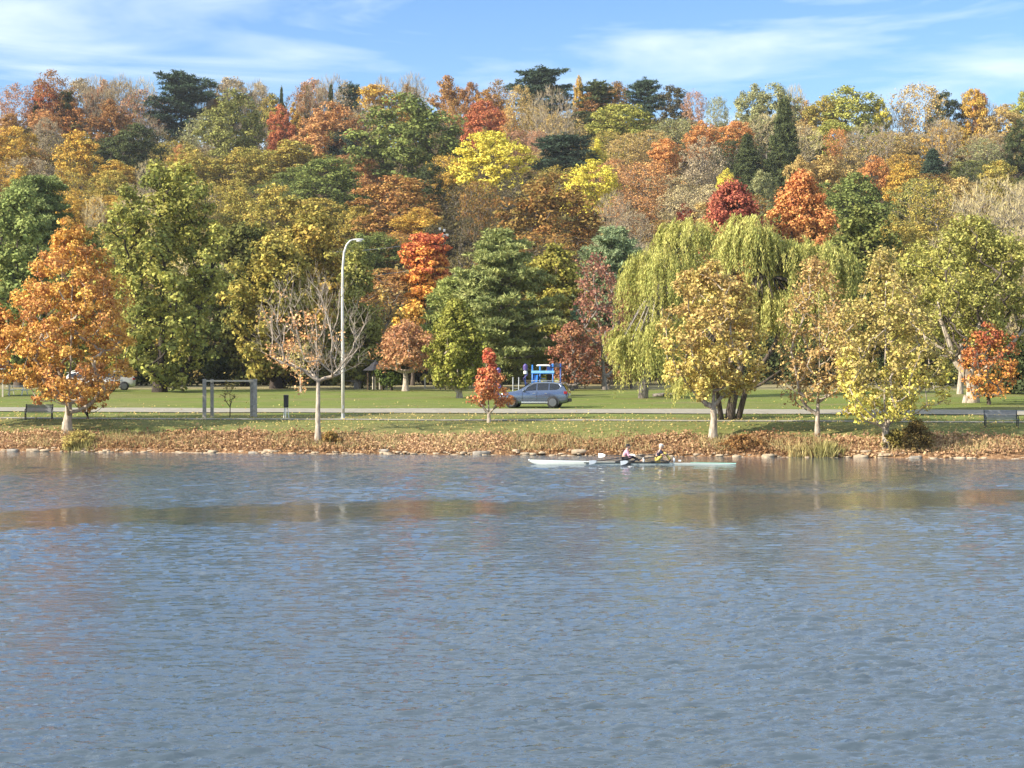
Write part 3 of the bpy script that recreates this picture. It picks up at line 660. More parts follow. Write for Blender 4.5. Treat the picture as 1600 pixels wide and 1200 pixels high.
for k in range(66):                                              # one more row just behind the crest
    px = -120 + k * 28 + rg.uniform(-9, 9); d = rg.uniform(494, 510); x = (px - CX) / F * d; g0 = Tf(x, d)
    top = np.interp(px, [0, 300, 560, 700, 800, 1000, 1070, 1110, 1200, 1400, 1600], [124, 119, 120, 130, 124, 128, 140, 158, 146, 148, 154]) + rg.uniform(0, 11)
    H = EYE + (HY - top) / F * d - g0; wd = rg.uniform(8, 12)
    placed.append((px, top + 30, wd / d * F, 60, rg.choice(['bare', 'bare', 'tan', 'bare', 'brown', 'pink', 'pink']) if px < 720 else rg.choice(['olive', 'tan', 'grgreen', 'brown', 'olgold']), rg.choice('xsbbb') if px < 720 else rg.choice('sbb'), d, x, g0, max(H, 6), wd))
# leave out the ones the photograph would show nothing of
GW, GH = 400, 160
occ = np.zeros((GH, GW), bool); keep = []
yy, xx_ = np.mgrid[0:GH, 0:GW]; yy = yy * 4 + 2; xx_ = xx_ * 4 + 2
for k in sorted(range(len(placed)), key=lambda k: placed[k][6]):
    p = placed[k]; top = HY - (p[8] + p[9] - EYE) / p[6] * F; bot = HY - (p[8] + p[9] * .2 - EYE) / p[6] * F
    e = ((xx_ - p[0]) / (p[2] * .46)) ** 2 + ((yy - (top + bot) / 2) / ((bot - top) * .46)) ** 2 < 1
    vis = (e & ~occ).sum(); tot = max(e.sum(), 1)
    onframe = -40 < p[0] < 1640
    if k < nl or not onframe or vis / tot > .16 and vis > 12 : keep.append(k); occ |= e & (p[5] not in 'x')
print('hill trees', len(keep), 'listed', nl)
for k in keep:
    px, py, wp, hp, ck, kd, d, x, g0, H, wd = placed[k]; c1, c2, _ = COL[ck]
    from_proto(kd, k * 5 + int(px), NAME[kd], (x, d, g0 - .1), wd * (1.3 if kd in 'pc' else 1.1), H, random.uniform(0, 6.28), c1, c2, hill_label(px, py, wp, ck, kd), 'tree', 'trees on the wooded hillside')

for ps in PROTO.values():
    for pr in ps:
        if pr[0].parent is None:
            for q_ in pr: bpy.data.objects.remove(q_, do_unlink=True)
def undergrowth():
    rng = np.random.default_rng(21); n_ = 3300
    y = np.where(rng.uniform(size=n_) < .4, rng.uniform(430, 505, n_), rng.uniform(206, 505, n_)); x = rng.uniform(-.36, .36, n_) * y; z = T(x, y) + rng.uniform(.3, 2.2, n_) * np.where(y > 425, 2.6, 1)
    o = foliage('undergrowth', rng, np.stack([x, y, z], 1), 44, 1.9, .8, None, None, flat=.65, jit=.8, cen=np.array([0, 350., -200.]))
    setcol(o, '8c7a48', '5e5636'); tag(o, kind='stuff')
undergrowth()
# ------------------------------------------------------------------ the trees of the park, one by one
def park_tree(name, label, px, base, top, wpx, bot, c1, c2, prof='round', n=230, per=90, rad=.62, leaf=.2, trunk_r=.2, seed=0, cpx=None, d=None, mixh=None,
              bark=BARK, lean=0, lob=.3, inner=.2, flat=.75, sides=7, cat='tree', ecc=1.0, mat_=None, steep=0, pre=None, jit=.6, tip=.014, seg=.6, trunk_top=.82, asp=.7, group=None, fork=0, power=.48, outw=.8):
    "px, base: photo pixel of the foot of the trunk; top, bot: rows of the crown; or d = distance instead of base"
    rng = np.random.default_rng(seed + 1000)
    if d is None: p = ground_at(px, base)
    else: x = (px - CX) / F * d; p = Vector((x, d, Tf(x, d)))
    s = F / p.y; zt = EYE + (HY - top) / s - p.z; zb = max(.3, EYE + (HY - bot) / s - p.z)
    off = ((cpx - px) / s if cpx is not None else 0)
    sk = grow(rng, zt, zb, wpx / s, n, prof, trunk_r, lean=(off * .9 + lean, 0), seg=seg, lobes=lob, inner=inner, ecc=ecc, tip=tip, trunk_top=trunk_top, fork=fork, power=power, steep=steep, pre=pre)
    root = empty(name, p); tag(root, label, cat, group)
    wood('trunk', sk, bark, root, k=sides)
    if per:
        C = sk['N'][sk['tips']]
        cr = foliage('crown', rng, C, per, rad, leaf, mat_, root, flat=flat, cen=np.array([off * .5, 0, zb + (zt - zb) * .35]), mixh=None if mixh is None else (zb + (zt - zb) * mixh[0], zb + (zt - zb) * mixh[1]), jit=jit, asp=asp, outw=outw)
        setcol(cr, c1, c2)
    return root, sk, rng
park_tree('maple_tree', 'deep red tree rising behind the gap between the willows', 1142, None, 288, 126, 400, 'c05a48', 'a4443a', 'ovate', d=206, n=170, per=84, rad=.85, leaf=.32, trunk_r=.3, seed=101, seg=.9)
park_tree('maple_tree', 'bright orange teardrop-shaped tree above the right willow top', 1254, None, 266, 122, 420, 'cc6c34', 'd88c40', 'ovate', d=210, n=220, per=84, rad=.9, leaf=.32, trunk_r=.3, seed=102, seg=.9, mixh=(1.0, .1))
G1 = 'slender trees along the bank'
park_tree('plane_tree', 'tall orange-leaved tree with pale trunk on the left bank beside the bench', 105, 674, 352, 238, 622, 'c07038', 'd8a850', 'ovate', n=400, per=58, rad=.52, leaf=.215, trunk_r=.24, seed=1, cpx=112, bark=BARKP, lob=.22, jit=.9)
park_tree('broadleaf_tree', 'yellow-orange tree half cut off by the left edge of the photo', -45, 668, 420, 150, 610, 'cf9a40', 'c8682e', 'ovate', n=180, per=80, rad=.6, leaf=.22, seed=2, bark=BARKP)
park_tree('sapling', 'thin dark-stemmed sapling with drooping orange leaves right of the tall orange tree', 137, 655, 596, 66, 640, 'c06a34', 'cc9444', 'oval', n=36, per=34, rad=.3, leaf=.17, trunk_r=.07, seed=3, bark=BARKD)
BT = park_tree('bare_tree', 'nearly bare pale-barked tree in the bank below the street lamp', 497, 692, 425, 186, 585, 'd09a68', 'c88850', 'oval', n=150, per=0, trunk_r=.17, seed=24, bark=BARKP, inner=.35, tip=.010, sides=7, cpx=478, fork=1, trunk_top=.46, power=.60, lob=.15, seg=.7, steep=1, pre=[[(0, 0, 3.7), (-.9, .1, 5.2), (-1.5, .2, 7.6)], [(0, 0, 3.9), (-.45, -.4, 5.8), (-.9, -.7, 8.2)], [(0, 0, 4.1), (.35, .3, 6.2), (.5, .4, 9.0)], [(0, 0, 3.5), (-.9, -.2, 4.3), (-1.9, -.3, 4.6), (-3.2, -.3, 5.3)], [(0, 0, 4.0), (.9, -.2, 5.4), (1.6, -.2, 7.2)], [(0, 0, 3.6), (1.2, .2, 4.0), (2.4, .3, 4.6)], [(0, 0, 4.0), (-.2, 1.0, 5.5), (-.3, 1.7, 7.5)]])
def bare_tree_leaves():
    root, sk, rng = BT
    i = np.where((sk['r'] < .05) & (sk['N'][:, 2] > 4.0))[0]; i = i[rng.integers(0, len(i), 800)]; o_ = sk['N'][i]
    d = norm(norm(o_ - np.array([0, 0, 3.2])) + rng.normal(size=(len(i), 3)) * .35 + np.array([0, 0, .25])); L_ = rng.uniform(.25, 1.0, len(i))[:, None]
    m_ = o_ + d * L_ * .55 + rng.normal(size=(len(i), 3)) * .03; e_ = o_ + d * L_ + rng.normal(size=(len(i), 3)) * .06; q_ = len(i)
    V, Fc = tubes(np.concatenate([o_, m_]), np.concatenate([m_, e_]), np.full(q_ * 2, .008), np.full(q_ * 2, .004), 3); mesh_np('twigs', V, Fc, BARKP, root)
    o = root
    rng = np.random.default_rng(77); n_ = 40
    C = np.stack([rng.normal(-1.1, .85, n_), rng.normal(0, .9, n_), rng.normal(6.0, 1.1, n_)], 1)
    cr = foliage('crown', rng, C, 22, .55, .17, None, o, cen=np.array([0, 0, 4.]), jit=1.0); setcol(cr, 'e4b088', 'd89c60')
bare_tree_leaves()
park_tree('red_maple', 'little red tree with pale trunk just left of the parked car', 764, 660, 548, 70, 634, 'd0503e', 'd88450', 'cone', n=84, per=46, rad=.33, leaf=.17, trunk_r=.1, seed=5, bark=BARKP, mixh=(1.0, .0), cpx=762, lob=.35)
park_tree('broadleaf_tree', 'tan and yellow tree on the bank above the right-hand rower, leftmost of three', 1114, 686, 412, 176, 616, 'b0905e', 'c8b260', 'round', n=230, per=56, rad=.52, leaf=.215, trunk_r=.2, seed=6, bark=BARKP, mixh=(1.1, -.1), jit=.9, group=G1)
park_tree('broadleaf_tree', 'sparse tan tree with thin pale trunk on the bank, middle of three', 1277, 681, 404, 160, 625, 'c0a068', 'a88458', 'ovate', n=230, per=22, rad=.55, leaf=.18, trunk_r=.13, seed=7, bark=BARKP, jit=1, group=G1)
park_tree('broadleaf_tree', 'wide yellow tree low over the bank, rightmost of three, brightest leaves at bottom left', 1385, 700, 392, 204, 652, 'b09a60', 'd4c450', 'ovate', n=300, per=40, rad=.54, leaf=.2, trunk_r=.19, seed=8, bark=BARKP, mixh=(.42, -.06), cpx=1386, jit=.9, group=G1)
park_tree('sapling', 'thin leafless sapling standing inside the wooden swing frame', 359, 652, 592, 30, 630, 'a08c50', 'a08c50', 'oval', n=26, per=7, rad=.2, leaf=.12, trunk_r=.035, seed=9, bark=BARKD)
park_tree('sapling', 'thin pale young tree standing on the lawn between the bin and the lamp', 470, 613, 530, 40, 585, 'b0a070', 'c0a868', 'oval', n=50, per=12, rad=.35, leaf=.2, trunk_r=.09, seed=10, bark=BARKP)
# behind the road
park_tree('sycamore_tree', 'big leafy green tree behind the swing frame', 250, None, 258, 222, 600, 'a4a250', '6c7440', 'oval', d=166, n=300, per=84, rad=1.0, leaf=.36, trunk_r=.5, seed=11, bark=BARKD, cpx=262, flat=.7, lob=.35, seg=.9)
park_tree('oak_tree', 'tall olive-gold tree with dark trunk behind the bare bank tree', 432, None, 372, 150, 596, 'b09a4a', '78783c', 'round', d=178, n=210, per=80, rad=1.0, leaf=.38, trunk_r=.48, seed=12, bark=BARKD, lob=.35, seg=.9)
park_tree('oak_tree', 'dark green tree in shade between the big green tree and the gold one', 385, None, 340, 110, 604, '747640', '545a30', 'oval', d=192, n=170, per=80, rad=1.0, leaf=.4, trunk_r=.45, seed=13, bark=BARKD, seg=.9)
park_tree('oak_tree', 'golden tree left of the street lamp pole, upper half of the lamp high', 490, None, 330, 130, 560, 'bc9a48', '8e8440', 'round', d=196, n=190, per=80, rad=1.0, leaf=.4, trunk_r=.4, seed=14, bark=BARK, seg=.9)
park_tree('broadleaf_tree', 'loose yellow-green tree right behind the street lamp', 558, None, 385, 104, 600, '98924c', '767840', 'ovate', d=176, n=190, per=56, rad=.85, leaf=.34, trunk_r=.25, seed=15, bark=BARKG, lob=.4, seg=.8)
park_tree('broadleaf_tree', 'pale-stemmed thin tree with few leaves right of the lamp above the kiosk', 600, None, 452, 66, 590, 'a88c60', 'c09a4a', 'vase', d=182, n=120, per=12, rad=.7, leaf=.3, trunk_r=.28, seed=16, bark=BARKG, seg=.8)
park_tree('maple_tree', 'flame-red and orange tree behind the street lamp', 665, None, 362, 76, 478, 'c8502e', 'e49a44', 'oval', d=198, n=130, per=80, rad=.85, leaf=.34, trunk_r=.25, seed=17, bark=BARKD, mixh=(.75, .1), seg=.8, flat=.45)
park_tree('maple_tree', 'small yellow tree under the flame-red one', 645, None, 478, 66, 560, 'd8b04a', 'c08a40', 'round', d=194, n=80, per=70, rad=.8, leaf=.34, trunk_r=.2, seed=18, seg=.8)
park_tree('crab_apple_tree', 'low domed salmon tree with pale forked stems right of the kiosk', 634, None, 504, 116, 576, 'b87860', 'a8745a', 'dome', d=165, n=230, per=26, rad=.6, leaf=.24, trunk_r=.26, seed=19, bark=BARKP, fork=1, trunk_top=.5, seg=.6, jit=1)
park_tree('yew_tree', 'small dense dark green bush-tree beside the kiosk', 612, None, 560, 46, 600, '5c6c36', '48582e', 'round', d=167, n=60, per=60, rad=.55, leaf=.24, trunk_r=.12, seed=20)
park_tree('maple_tree', 'rounded olive-green tree with short trunk left of the little red tree', 718, 622, 470, 104, 600, '96923e', '7a7c36', 'ovate', cpx=714, n=210, per=80, rad=.6, leaf=.24, trunk_r=.2, seed=21, bark=BARKP, lob=.25)
park_tree('larch_tree', 'gold-green layered tree above the blue playground frame', 862, None, 392, 128, 572, 'a49640', '747434', 'round', d=182, n=190, per=80, rad=.95, leaf=.36, trunk_r=.35, seed=22, flat=.42, seg=.9)
park_tree('maple_tree', 'crimson thin-crowned tree between the playground and the willow', 945, None, 402, 96, 575, '905054', 'a47060', 'oval', d=166, n=150, per=15, rad=.65, leaf=.28, trunk_r=.2, seed=23, bark=BARKG, cpx=926, jit=1)
park_tree('maple_tree', 'small dark red tree tucked against the left side of the willow', 985, None, 448, 44, 520, '8c4444', '7c3a3a', 'round', d=172, n=60, per=56, rad=.6, leaf=.28, trunk_r=.15, seed=25)
for k, (px, base, top, w_, bot, c1, c2, lb) in enumerate([(893, 610, 505, 92, 598, 'a8684a', '98504a', 'red-brown crab apple just right of the playground frame'), (950, 608, 515, 104, 594, 'b07048', 'a05444', 'spreading orange-red crab apple left of the willow trunk'), (985, 606, 545, 62, 592, 'b45c44', 'a44a3c', 'small bright red crab apple touching the willow trunk')]):
    park_tree('crab_apple_tree', lb, px, base, top, w_, bot, c1, c2, 'dome', n=150, per=30, rad=.5, leaf=.22, trunk_r=.2, seed=40 + k, bark=BARKG, fork=1, trunk_top=.55, group='crab apples beyond the lawn')
park_tree('oak_tree', 'dusky olive tree with dark shade under it right of the willows', 1345, None, 330, 140, 560, '7e8444', '5a6236', 'round', d=188, n=210, per=80, rad=1.0, leaf=.4, trunk_r=.4, seed=46, seg=.9)
park_tree('oak_tree', 'olive-gold tree behind the two right-hand bank trees', 1440, None, 388, 130, 590, 'a89c4c', '80803e', 'round', d=170, n=190, per=70, rad=.95, leaf=.36, trunk_r=.4, seed=47, seg=.9)
park_tree('oak_tree', 'dark-trunked green tree on the left behind the tall orange tree', 30, None, 300, 130, 585, '8e9a58', '6e7c48', 'oval', d=190, n=210, per=80, rad=1.0, leaf=.4, trunk_r=.4, seed=48, seg=.9)
park_tree('broadleaf_tree', 'green tree directly behind the crown of the tall orange tree', 130, None, 360, 110, 590, '8a8a48', '666c3c', 'oval', d=186, n=170, per=70, rad=1.0, leaf=.4, trunk_r=.35, seed=49, seg=.9)
# gnarled old tree on the right, with a stout leaning stem
def gnarled():
    p = ground_at(1517, 630); s = F / p.y
    rng = np.random.default_rng(61)
    root = empty('willow_tree', p); tag(root, 'old tree with a stout pale crooked trunk and olive crown at the right', 'tree')
    def q(px, py, dy=0): return Vector(((px - 1517) / s, dy, EYE + (HY - py) / s - p.z))
    mb = MB(); mb.tube([q(1519, 636), q(1520, 622), q(1518, 598), q(1510, 582), q(1496, 568), q(1488, 552), q(1482, 530), q(1470, 500), q(1466, 470)], [.62, .46, .36, .33, .27, .23, .19, .14, .09], 10)
    mb.tube([q(1516, 590), q(1526, 560, .3), q(1530, 520, .5), q(1546, 470, .6), q(1560, 420, .7)], [.26, .24, .2, .15, .08], 8)
    mb.tube([q(1519, 598), q(1540, 575, -.3), q(1575, 540, -.5), q(1610, 500, -.5)], [.24, .2, .15, .08], 8)
    mb.tube([q(1488, 552), q(1465, 540, .3), q(1440, 520, .5)], [.15, .1, .06], 6)
    mb.tube([q(1503, 634, -.2), q(1512, 622)], [.1, .35], 7)
    mb.build('trunk', BARKP, root, smooth=True)
    sk = grow(rng, (634 - 352) / s, (634 - 560) / s, 235 / s, 300, 'round', .24, seg=.8, lobes=.35, off=(0, 0), lean=((1520 - 1517) / s, .8), inner=.3)
    wood('limbs', sk, BARK, root, k=5)
    C = sk['N'][sk['tips']] + np.array([.6, 1.2, .4]); C = C[~((C[:, 0] < .6) & (C[:, 2] < 4.2) & (C[:, 0] > -1.6))]
    cr = foliage('crown', rng, C, 74, .72, .25, None, root, cen=np.array([0, 0, 4.]), flat=.8); setcol(cr, '8c8c4a', 'a49c54')
gnarled()
park_tree('maple_tree', 'small orange-red tree in front of the crooked pale trunk', 1546, 633, 506, 98, 620, 'b04a34', 'd08a40', 'round', n=130, per=22, rad=.42, leaf=.2, trunk_r=.12, seed=63, cpx=1544, mixh=(.9, .1), jit=.9)
park_tree('broadleaf_tree', 'yellow-leaved thin tree high beside the crooked tree', 1500, None, 372, 120, 470, 'b8a850', '90904c', 'round', d=150, n=120, per=34, rad=.7, leaf=.28, trunk_r=.2, seed=64, bark=BARKP, seg=.8)
# pines behind the lawn
def park_pine(name, label, px, d, top, wpx, bot, c1, c2, prof, seed, lv=.8, per=7, upb=.15, droop=0, pern=42, rad=.62, ln=.5, trunk_r=.25, tuft=.85, irr=.4, bark=BARKG, flat=.5):
    rng = np.random.default_rng(seed); x = (px - CX) / F * d; p = Vector((x, d, Tf(x, d))); s = F / d
    H = EYE + (HY - top) / s - p.z; cb = max(.4, EYE + (HY - bot) / s - p.z)
    A, B, r, C = pine_pts(rng, H, cb, wpx / s, prof, lv, per, upb=upb, droop=droop, tuft=tuft, irregular=irr, trunk_r=trunk_r)
    root = empty(name, p); tag(root, label, 'tree')
    V, Fc = tubes(A, B, r[:, 0], r[:, 1], 6); mesh_np('trunk', V, Fc, bark, root, smooth=True)
    setcol(needles('crown', rng, C, pern, rad, ln, root, flat=flat), c1, c2)
park_pine('white_pine', 'broad layered pine with yellow-green needles behind the little red tree', 782, 172, 356, 214, 590, '9aa064', '6a764a', 'ovate', 71, irr=.5, bark=BARKG)
park_pine('white_pine', 'paler drooping pine left of the broad layered pine', 705, 178, 432, 100, 592, '9ca45c', '7c884e', 'oval', 72)
park_pine('blue_pine', 'blue-green pine above the crimson tree left of the willow', 955, 192, 352, 150, 580, '8a9a76', '6c7e60', 'dome', 73, upb=.25)
park_pine('blue_spruce', 'small blue-green conifer right of the playground', 900, 172, 478, 62, 590, '6c8468', '587058', 'cone', 74, lv=.55, rad=.45, ln=.34)
park_pine('pine_tree', 'mid green pine near the left edge behind the tall orange tree', 62, 204, 270, 120, 520, '84905a', '68784a', 'oval', 75)
# weeping willows
def willow(label, px, base, domes, c1, c2, seed, trunk_pts, tr, nstr=520, d=None):
    p = ground_at(px, base) if d is None else Vector(((px - CX) / F * d, d, Tf((px - CX) / F * d, d)))
    s = F / p.y; rng = np.random.default_rng(seed); root = empty('willow_tree', p); tag(root, label, 'tree', 'weeping willows')
    def q(a, b_, dy=0): return Vector(((a - px) / s, dy, EYE + (HY - b_) / s - p.z))
    mb = MB()
    for k, (pts, r0) in enumerate(trunk_pts): mb.tube([q(*t) for t in pts], list(np.linspace(r0, r0 * .35, len(pts))), 9)
    cen = []; P = []; D = []; LNG = []
    for (cx_, top, w_, bot, dy, wt) in domes:
        c0 = q(cx_, top + w_ * .30, dy); R_ = w_ / 2 / s; n_ = int(nstr * wt); Hd = R_ * .62
        a = rng.uniform(0, 6.283, n_); rr = R_ * np.sqrt(rng.uniform(.0, 1, n_)) ; rr = np.where(rng.uniform(size=n_) < .35, R_ * rng.uniform(.8, 1, n_), rr)
        rr = rr * (1 + .2 * np.sin(3 * a + cx_) + .1 * np.sin(7 * a)); tuft = rng.integers(0, max(6, n_ // 9), n_); ra_ = np.random.default_rng(int(cx_)).uniform(0, 6.283, 400)[tuft]; a = np.where(rng.uniform(size=n_) < .75, ra_ + rng.normal(0, .09, n_), a)
        z = c0.z + Hd * np.sqrt(np.clip(1 - (rr / R_ / 1.25) ** 2, 0, 1)) * (1 + .22 * np.sin(5 * a + rr * 2)) + np.random.default_rng(int(cx_) + 5).normal(0, .38, 400)[tuft]
        P.append(np.stack([c0.x + rr * np.cos(a), c0.y + rr * np.sin(a), z + rng.normal(0, .15, n_)], 1))
        D.append(np.stack([np.cos(a), np.sin(a), 0 * a], 1) * (rr / R_)[:, None])
        zb = EYE + (HY - bot) / s - p.z
        LNG.append(np.clip((z - zb) * rng.uniform(.3, 1.0, n_) * (.45 + .55 * rr / R_), .5, None))
        for g in range(9):
            ag = g * .7 + rng.uniform(0, .5); e = Vector((c0.x + R_ * .75 * math.cos(ag), c0.y + R_ * .75 * math.sin(ag), c0.z + Hd * .4))
            st = q(*trunk_pts[0][0][-1]) ; md = (st + e) / 2 + Vector((0, 0, R_ * .35))
            mb.tube([st, md, e], [.12, .08, .03], 5)
    mb.build('trunk', tr, root, smooth=True)
    P = np.concatenate(P); D = np.concatenate(D); LNG = np.concatenate(LNG); n_ = len(P)
    per = 60; cl = np.repeat(np.arange(n_), per); g = np.tile(np.linspace(0, 1, per), n_) + rng.normal(0, .02, n_ * per)
    sway = rng.normal(0, .22, (n_, 2))
    L_ = LNG[cl]; out_ = .55 * np.minimum(1, g * 2.2)
    C = P[cl] + D[cl] * (out_ * .9)[:, None]; C[:, 2] += .22 * np.sin(np.clip(g * 3, 0, 3.14)) - g * L_
    C[:, 0] += sway[cl, 0] * g + rng.normal(0, .07, n_ * per); C[:, 1] += sway[cl, 1] * g + rng.normal(0, .07, n_ * per)
    Nn = norm(rng.normal(size=(n_ * per, 3)) * .8 + D[cl] * .8 + np.array([0, 0, .35]))
    V, Fc = cards(rng, C, Nn, .27, .20, up=np.array([0, 0, -1.]), bend=.04)
    mf = np.clip(rng.uniform(0, 1, n_)[cl] + rng.normal(0, .15, n_ * per), 0, 1)
    cr = mesh_np('crown', V, Fc, LEAF, root, attrs={'rnd': ('FACE', rng.uniform(0, 1, n_ * per)), 'mixf': ('FACE', mf)}); setcol(cr, c1, c2)
willow('tall weeping willow with pale trunk left of the tan bank tree', 1005, 622, [(1074, 352, 76, 430, .5, .6), (1036, 400, 104, 530, 0, 1.0), (1050, 455, 84, 540, .6, .5), (1024, 508, 84, 618, -.5, .8), (984, 528, 48, 575, -1, .35)], 'b8b468', '8c924c', 81,
       [([(1004, 632), (1006, 605), (1012, 580), (1022, 540), (1030, 480), (1034, 440)], .42), ([(1016, 560), (1040, 500, .5), (1062, 430, .5), (1072, 390, .5)], .2)], BARKG, 400)
willow('broad weeping willow with dark clustered trunks between the bank trees', 1140, 655, [(1170, 358, 74, 450, .5, .8), (1232, 384, 80, 480, 1.0, .8), (1292, 390, 72, 500, .5, .8), (1196, 455, 78, 555, 0, .5), (1264, 458, 76, 550, 0, .5), (1090, 574, 70, 630, .5, .3)], 'b8b46a', '8c924e', 82,
       [([(1140, 664), (1142, 640), (1150, 600), (1168, 540), (1180, 480), (1190, 430)], .34), ([(1128, 662), (1122, 620), (1112, 560), (1120, 480)], .18), ([(1152, 660), (1165, 610), (1210, 540), (1240, 450), (1245, 420)], .2), ([(1160, 612), (1190, 600), (1225, 575)], .14)], BARK, 340)
# low shrubs and hedging at the far side of the lawn and along the bank
def shrub(label, px, d, wpx, hpx, c1, c2, seed, leaf=.26, name='shrub', n=70, per=60, base=None, group=None):
    rng = np.random.default_rng(seed)
    if base: p = ground_at(px, base)
    else: x = (px - CX) / F * d; p = Vector((x, d, Tf(x, d)))
    s = F / p.y; W_ = wpx / s; H = hpx / s
    sk = grow(rng, H, H * .08, W_, n, 'dome', .07, seg=max(.25, H / 9), lobes=.35, inner=.3, trunk_top=.5)
    root = empty(name, p - Vector((0, 0, .08))); tag(root, label, 'shrub', group)
    wood('stems', sk, BARKD, root, k=4)
    setcol(foliage('foliage', rng, sk['N'][sk['tips']], per, max(H, W_ * .5) * .2, leaf, None, root, flat=.8, cen=np.array([0, 0, H * .2]), jit=.8), c1, c2)
SH = [(12, 206, 90, 66, 'dgreen', 'at the far edge of the lawn, hard against the left edge'), (78, 200, 100, 60, 'dbrown', 'behind the trunk of the tall orange tree'), (150, 202, 90, 70, 'dgreen', 'behind the pale cream car'), (205, 200, 80, 60, 'dgreen', 'behind the dark trunk of the big green tree'),
      (300, 198, 110, 72, 'dgreen', 'behind the left post of the swing frame'), (372, 200, 90, 72, 'dgreen', 'behind the right half of the swing frame'), (440, 200, 90, 66, 'dbrown', 'behind the black waste bin'), (505, 198, 90, 60, 'olive', 'behind the trunk of the nearly bare tree'),
      (560, 202, 80, 64, 'olgold', 'just left of the dark kiosk'), (640, 200, 90, 60, 'dbrown', 'behind the pale forked stems'), (700, 198, 90, 56, 'olive', 'behind the picnic table'), (790, 200, 110, 70, 'dgreen', 'behind the hood of the parked car'), (868, 202, 100, 62, 'olive', 'behind the playground frame'),
      (930, 200, 90, 56, 'rust', 'behind the crab apples'), (1010, 198, 100, 66, 'olive', 'behind the trunk of the pale willow'), (1085, 200, 100, 70, 'dgreen', 'between the two willow trunks'), (1190, 196, 110, 74, 'dgreen', 'right of the dark willow trunks'), (1265, 192, 90, 70, 'dgreen', 'behind the thin middle bank tree'),
      (1335, 190, 90, 74, 'dbrown', 'left of the wide yellow tree'), (1410, 186, 100, 70, 'dgreen', 'behind the wide yellow tree'), (1470, 180, 90, 60, 'dgreen', 'left of the crooked pale trunk'), (1590, 150, 90, 78, 'dgreen', 'behind the bench on the right'), (1560, 170, 90, 80, 'midgreen', 'right of the small orange-red tree')]
for k, (px, d, w_, h_, ck, wh) in enumerate(SH):
    shrub(f"{COL[ck][2]} shrub {wh}", px, d, w_, h_, COL[ck][0], COL[ck][1], 200 + k, .34, n=80, per=56, group='shrubs along the far edge of the lawn')
shrub('dark brown-green shrub on the bank right of the wide yellow tree', 1432, 0, 62, 46, '6c5c3c', '8a7040', 240, .13, base=703, n=70, per=60)
shrub('reddish low shrub on the bank left of the wide yellow tree', 1400, 0, 44, 30, '6e6434', '8a7a3c', 241, .13, base=702, n=50, per=50)
shrub('low dry tan bush on the bank under the tall orange tree', 125, 0, 60, 24, 'b8a868', 'a89050', 242, .12, base=696, n=50, per=50)
shrub('small green-brown bush at the foot of the nearly bare tree', 515, 0, 36, 22, '8a7440', '9a6a40', 243, .12, base=694, n=40, per=50)
shrub('brown leafy bush on the bank right of the leftmost of the three bank trees', 1165, 0, 70, 26, '9a6e44', '846040', 244, .12, base=704, n=50, per=50)
def reeds(label, px, base, wpx, hpx, c1, c2, seed):
    rng = np.random.default_rng(seed); p = ground_at(px, base); s = F / p.y; n_ = 420
    x = rng.normal(0, wpx / s / 4, n_); y = rng.normal(0, .25, n_); h = hpx / s * rng.uniform(.5, 1.1, n_)
    d = norm(np.stack([rng.normal(0, .28, n_), rng.normal(0, .28, n_), np.ones(n_)], 1)); sd = norm(np.cross(d, rng.normal(size=(n_, 3)))) * .022
    z0 = T(x + p.x, y + p.y) - p.z; o_ = np.stack([x, y, z0 - .05], 1); m1 = o_ + d * (h * .6)[:, None]; e = m1 + norm(d + np.stack([x * .5, y * 0 - .2, 0 * x], 1)) * (h * .4)[:, None]
    V = np.stack([o_ - sd, o_ + sd, m1 + sd, m1 - sd, e], 1).reshape(-1, 3); b_ = np.arange(n_)[:, None] * 5
    Fq = np.concatenate([b_ + np.array([[0, 1, 2, 3]]), b_ + np.array([[3, 2, 4, 4]])])
    V2 = V; me_f = Fq[:n_]; 
    tri = b_ + np.array([[3, 2, 4]])
    o = mesh_np('reed_clump', np.concatenate([V2, V2[tri[:, 2]] + .004]), np.concatenate([me_f, np.concatenate([tri, (np.arange(n_) + n_ * 5)[:, None]], 1)]), LEAF,
                attrs={'rnd': ('FACE', rng.uniform(0, 1, n_ * 2)), 'mixf': ('FACE', rng.uniform(0, 1, n_ * 2))})
    o.location = p; setcol(o, c1, c2); tag(o, label, 'reeds')
reeds('olive reed clump at the waterline below the thin middle bank tree', 1290, 712, 44, 26, '848250', 'a89868', 250)
reeds('pale dry reed clump at the waterline left of the olive one', 1250, 711, 40, 19, 'b8a078', 'a08c5c', 251)
reeds('dry grass tuft low on the bank below the tall orange tree', 122, 701, 40, 14, 'a89868', '8c8450', 252)

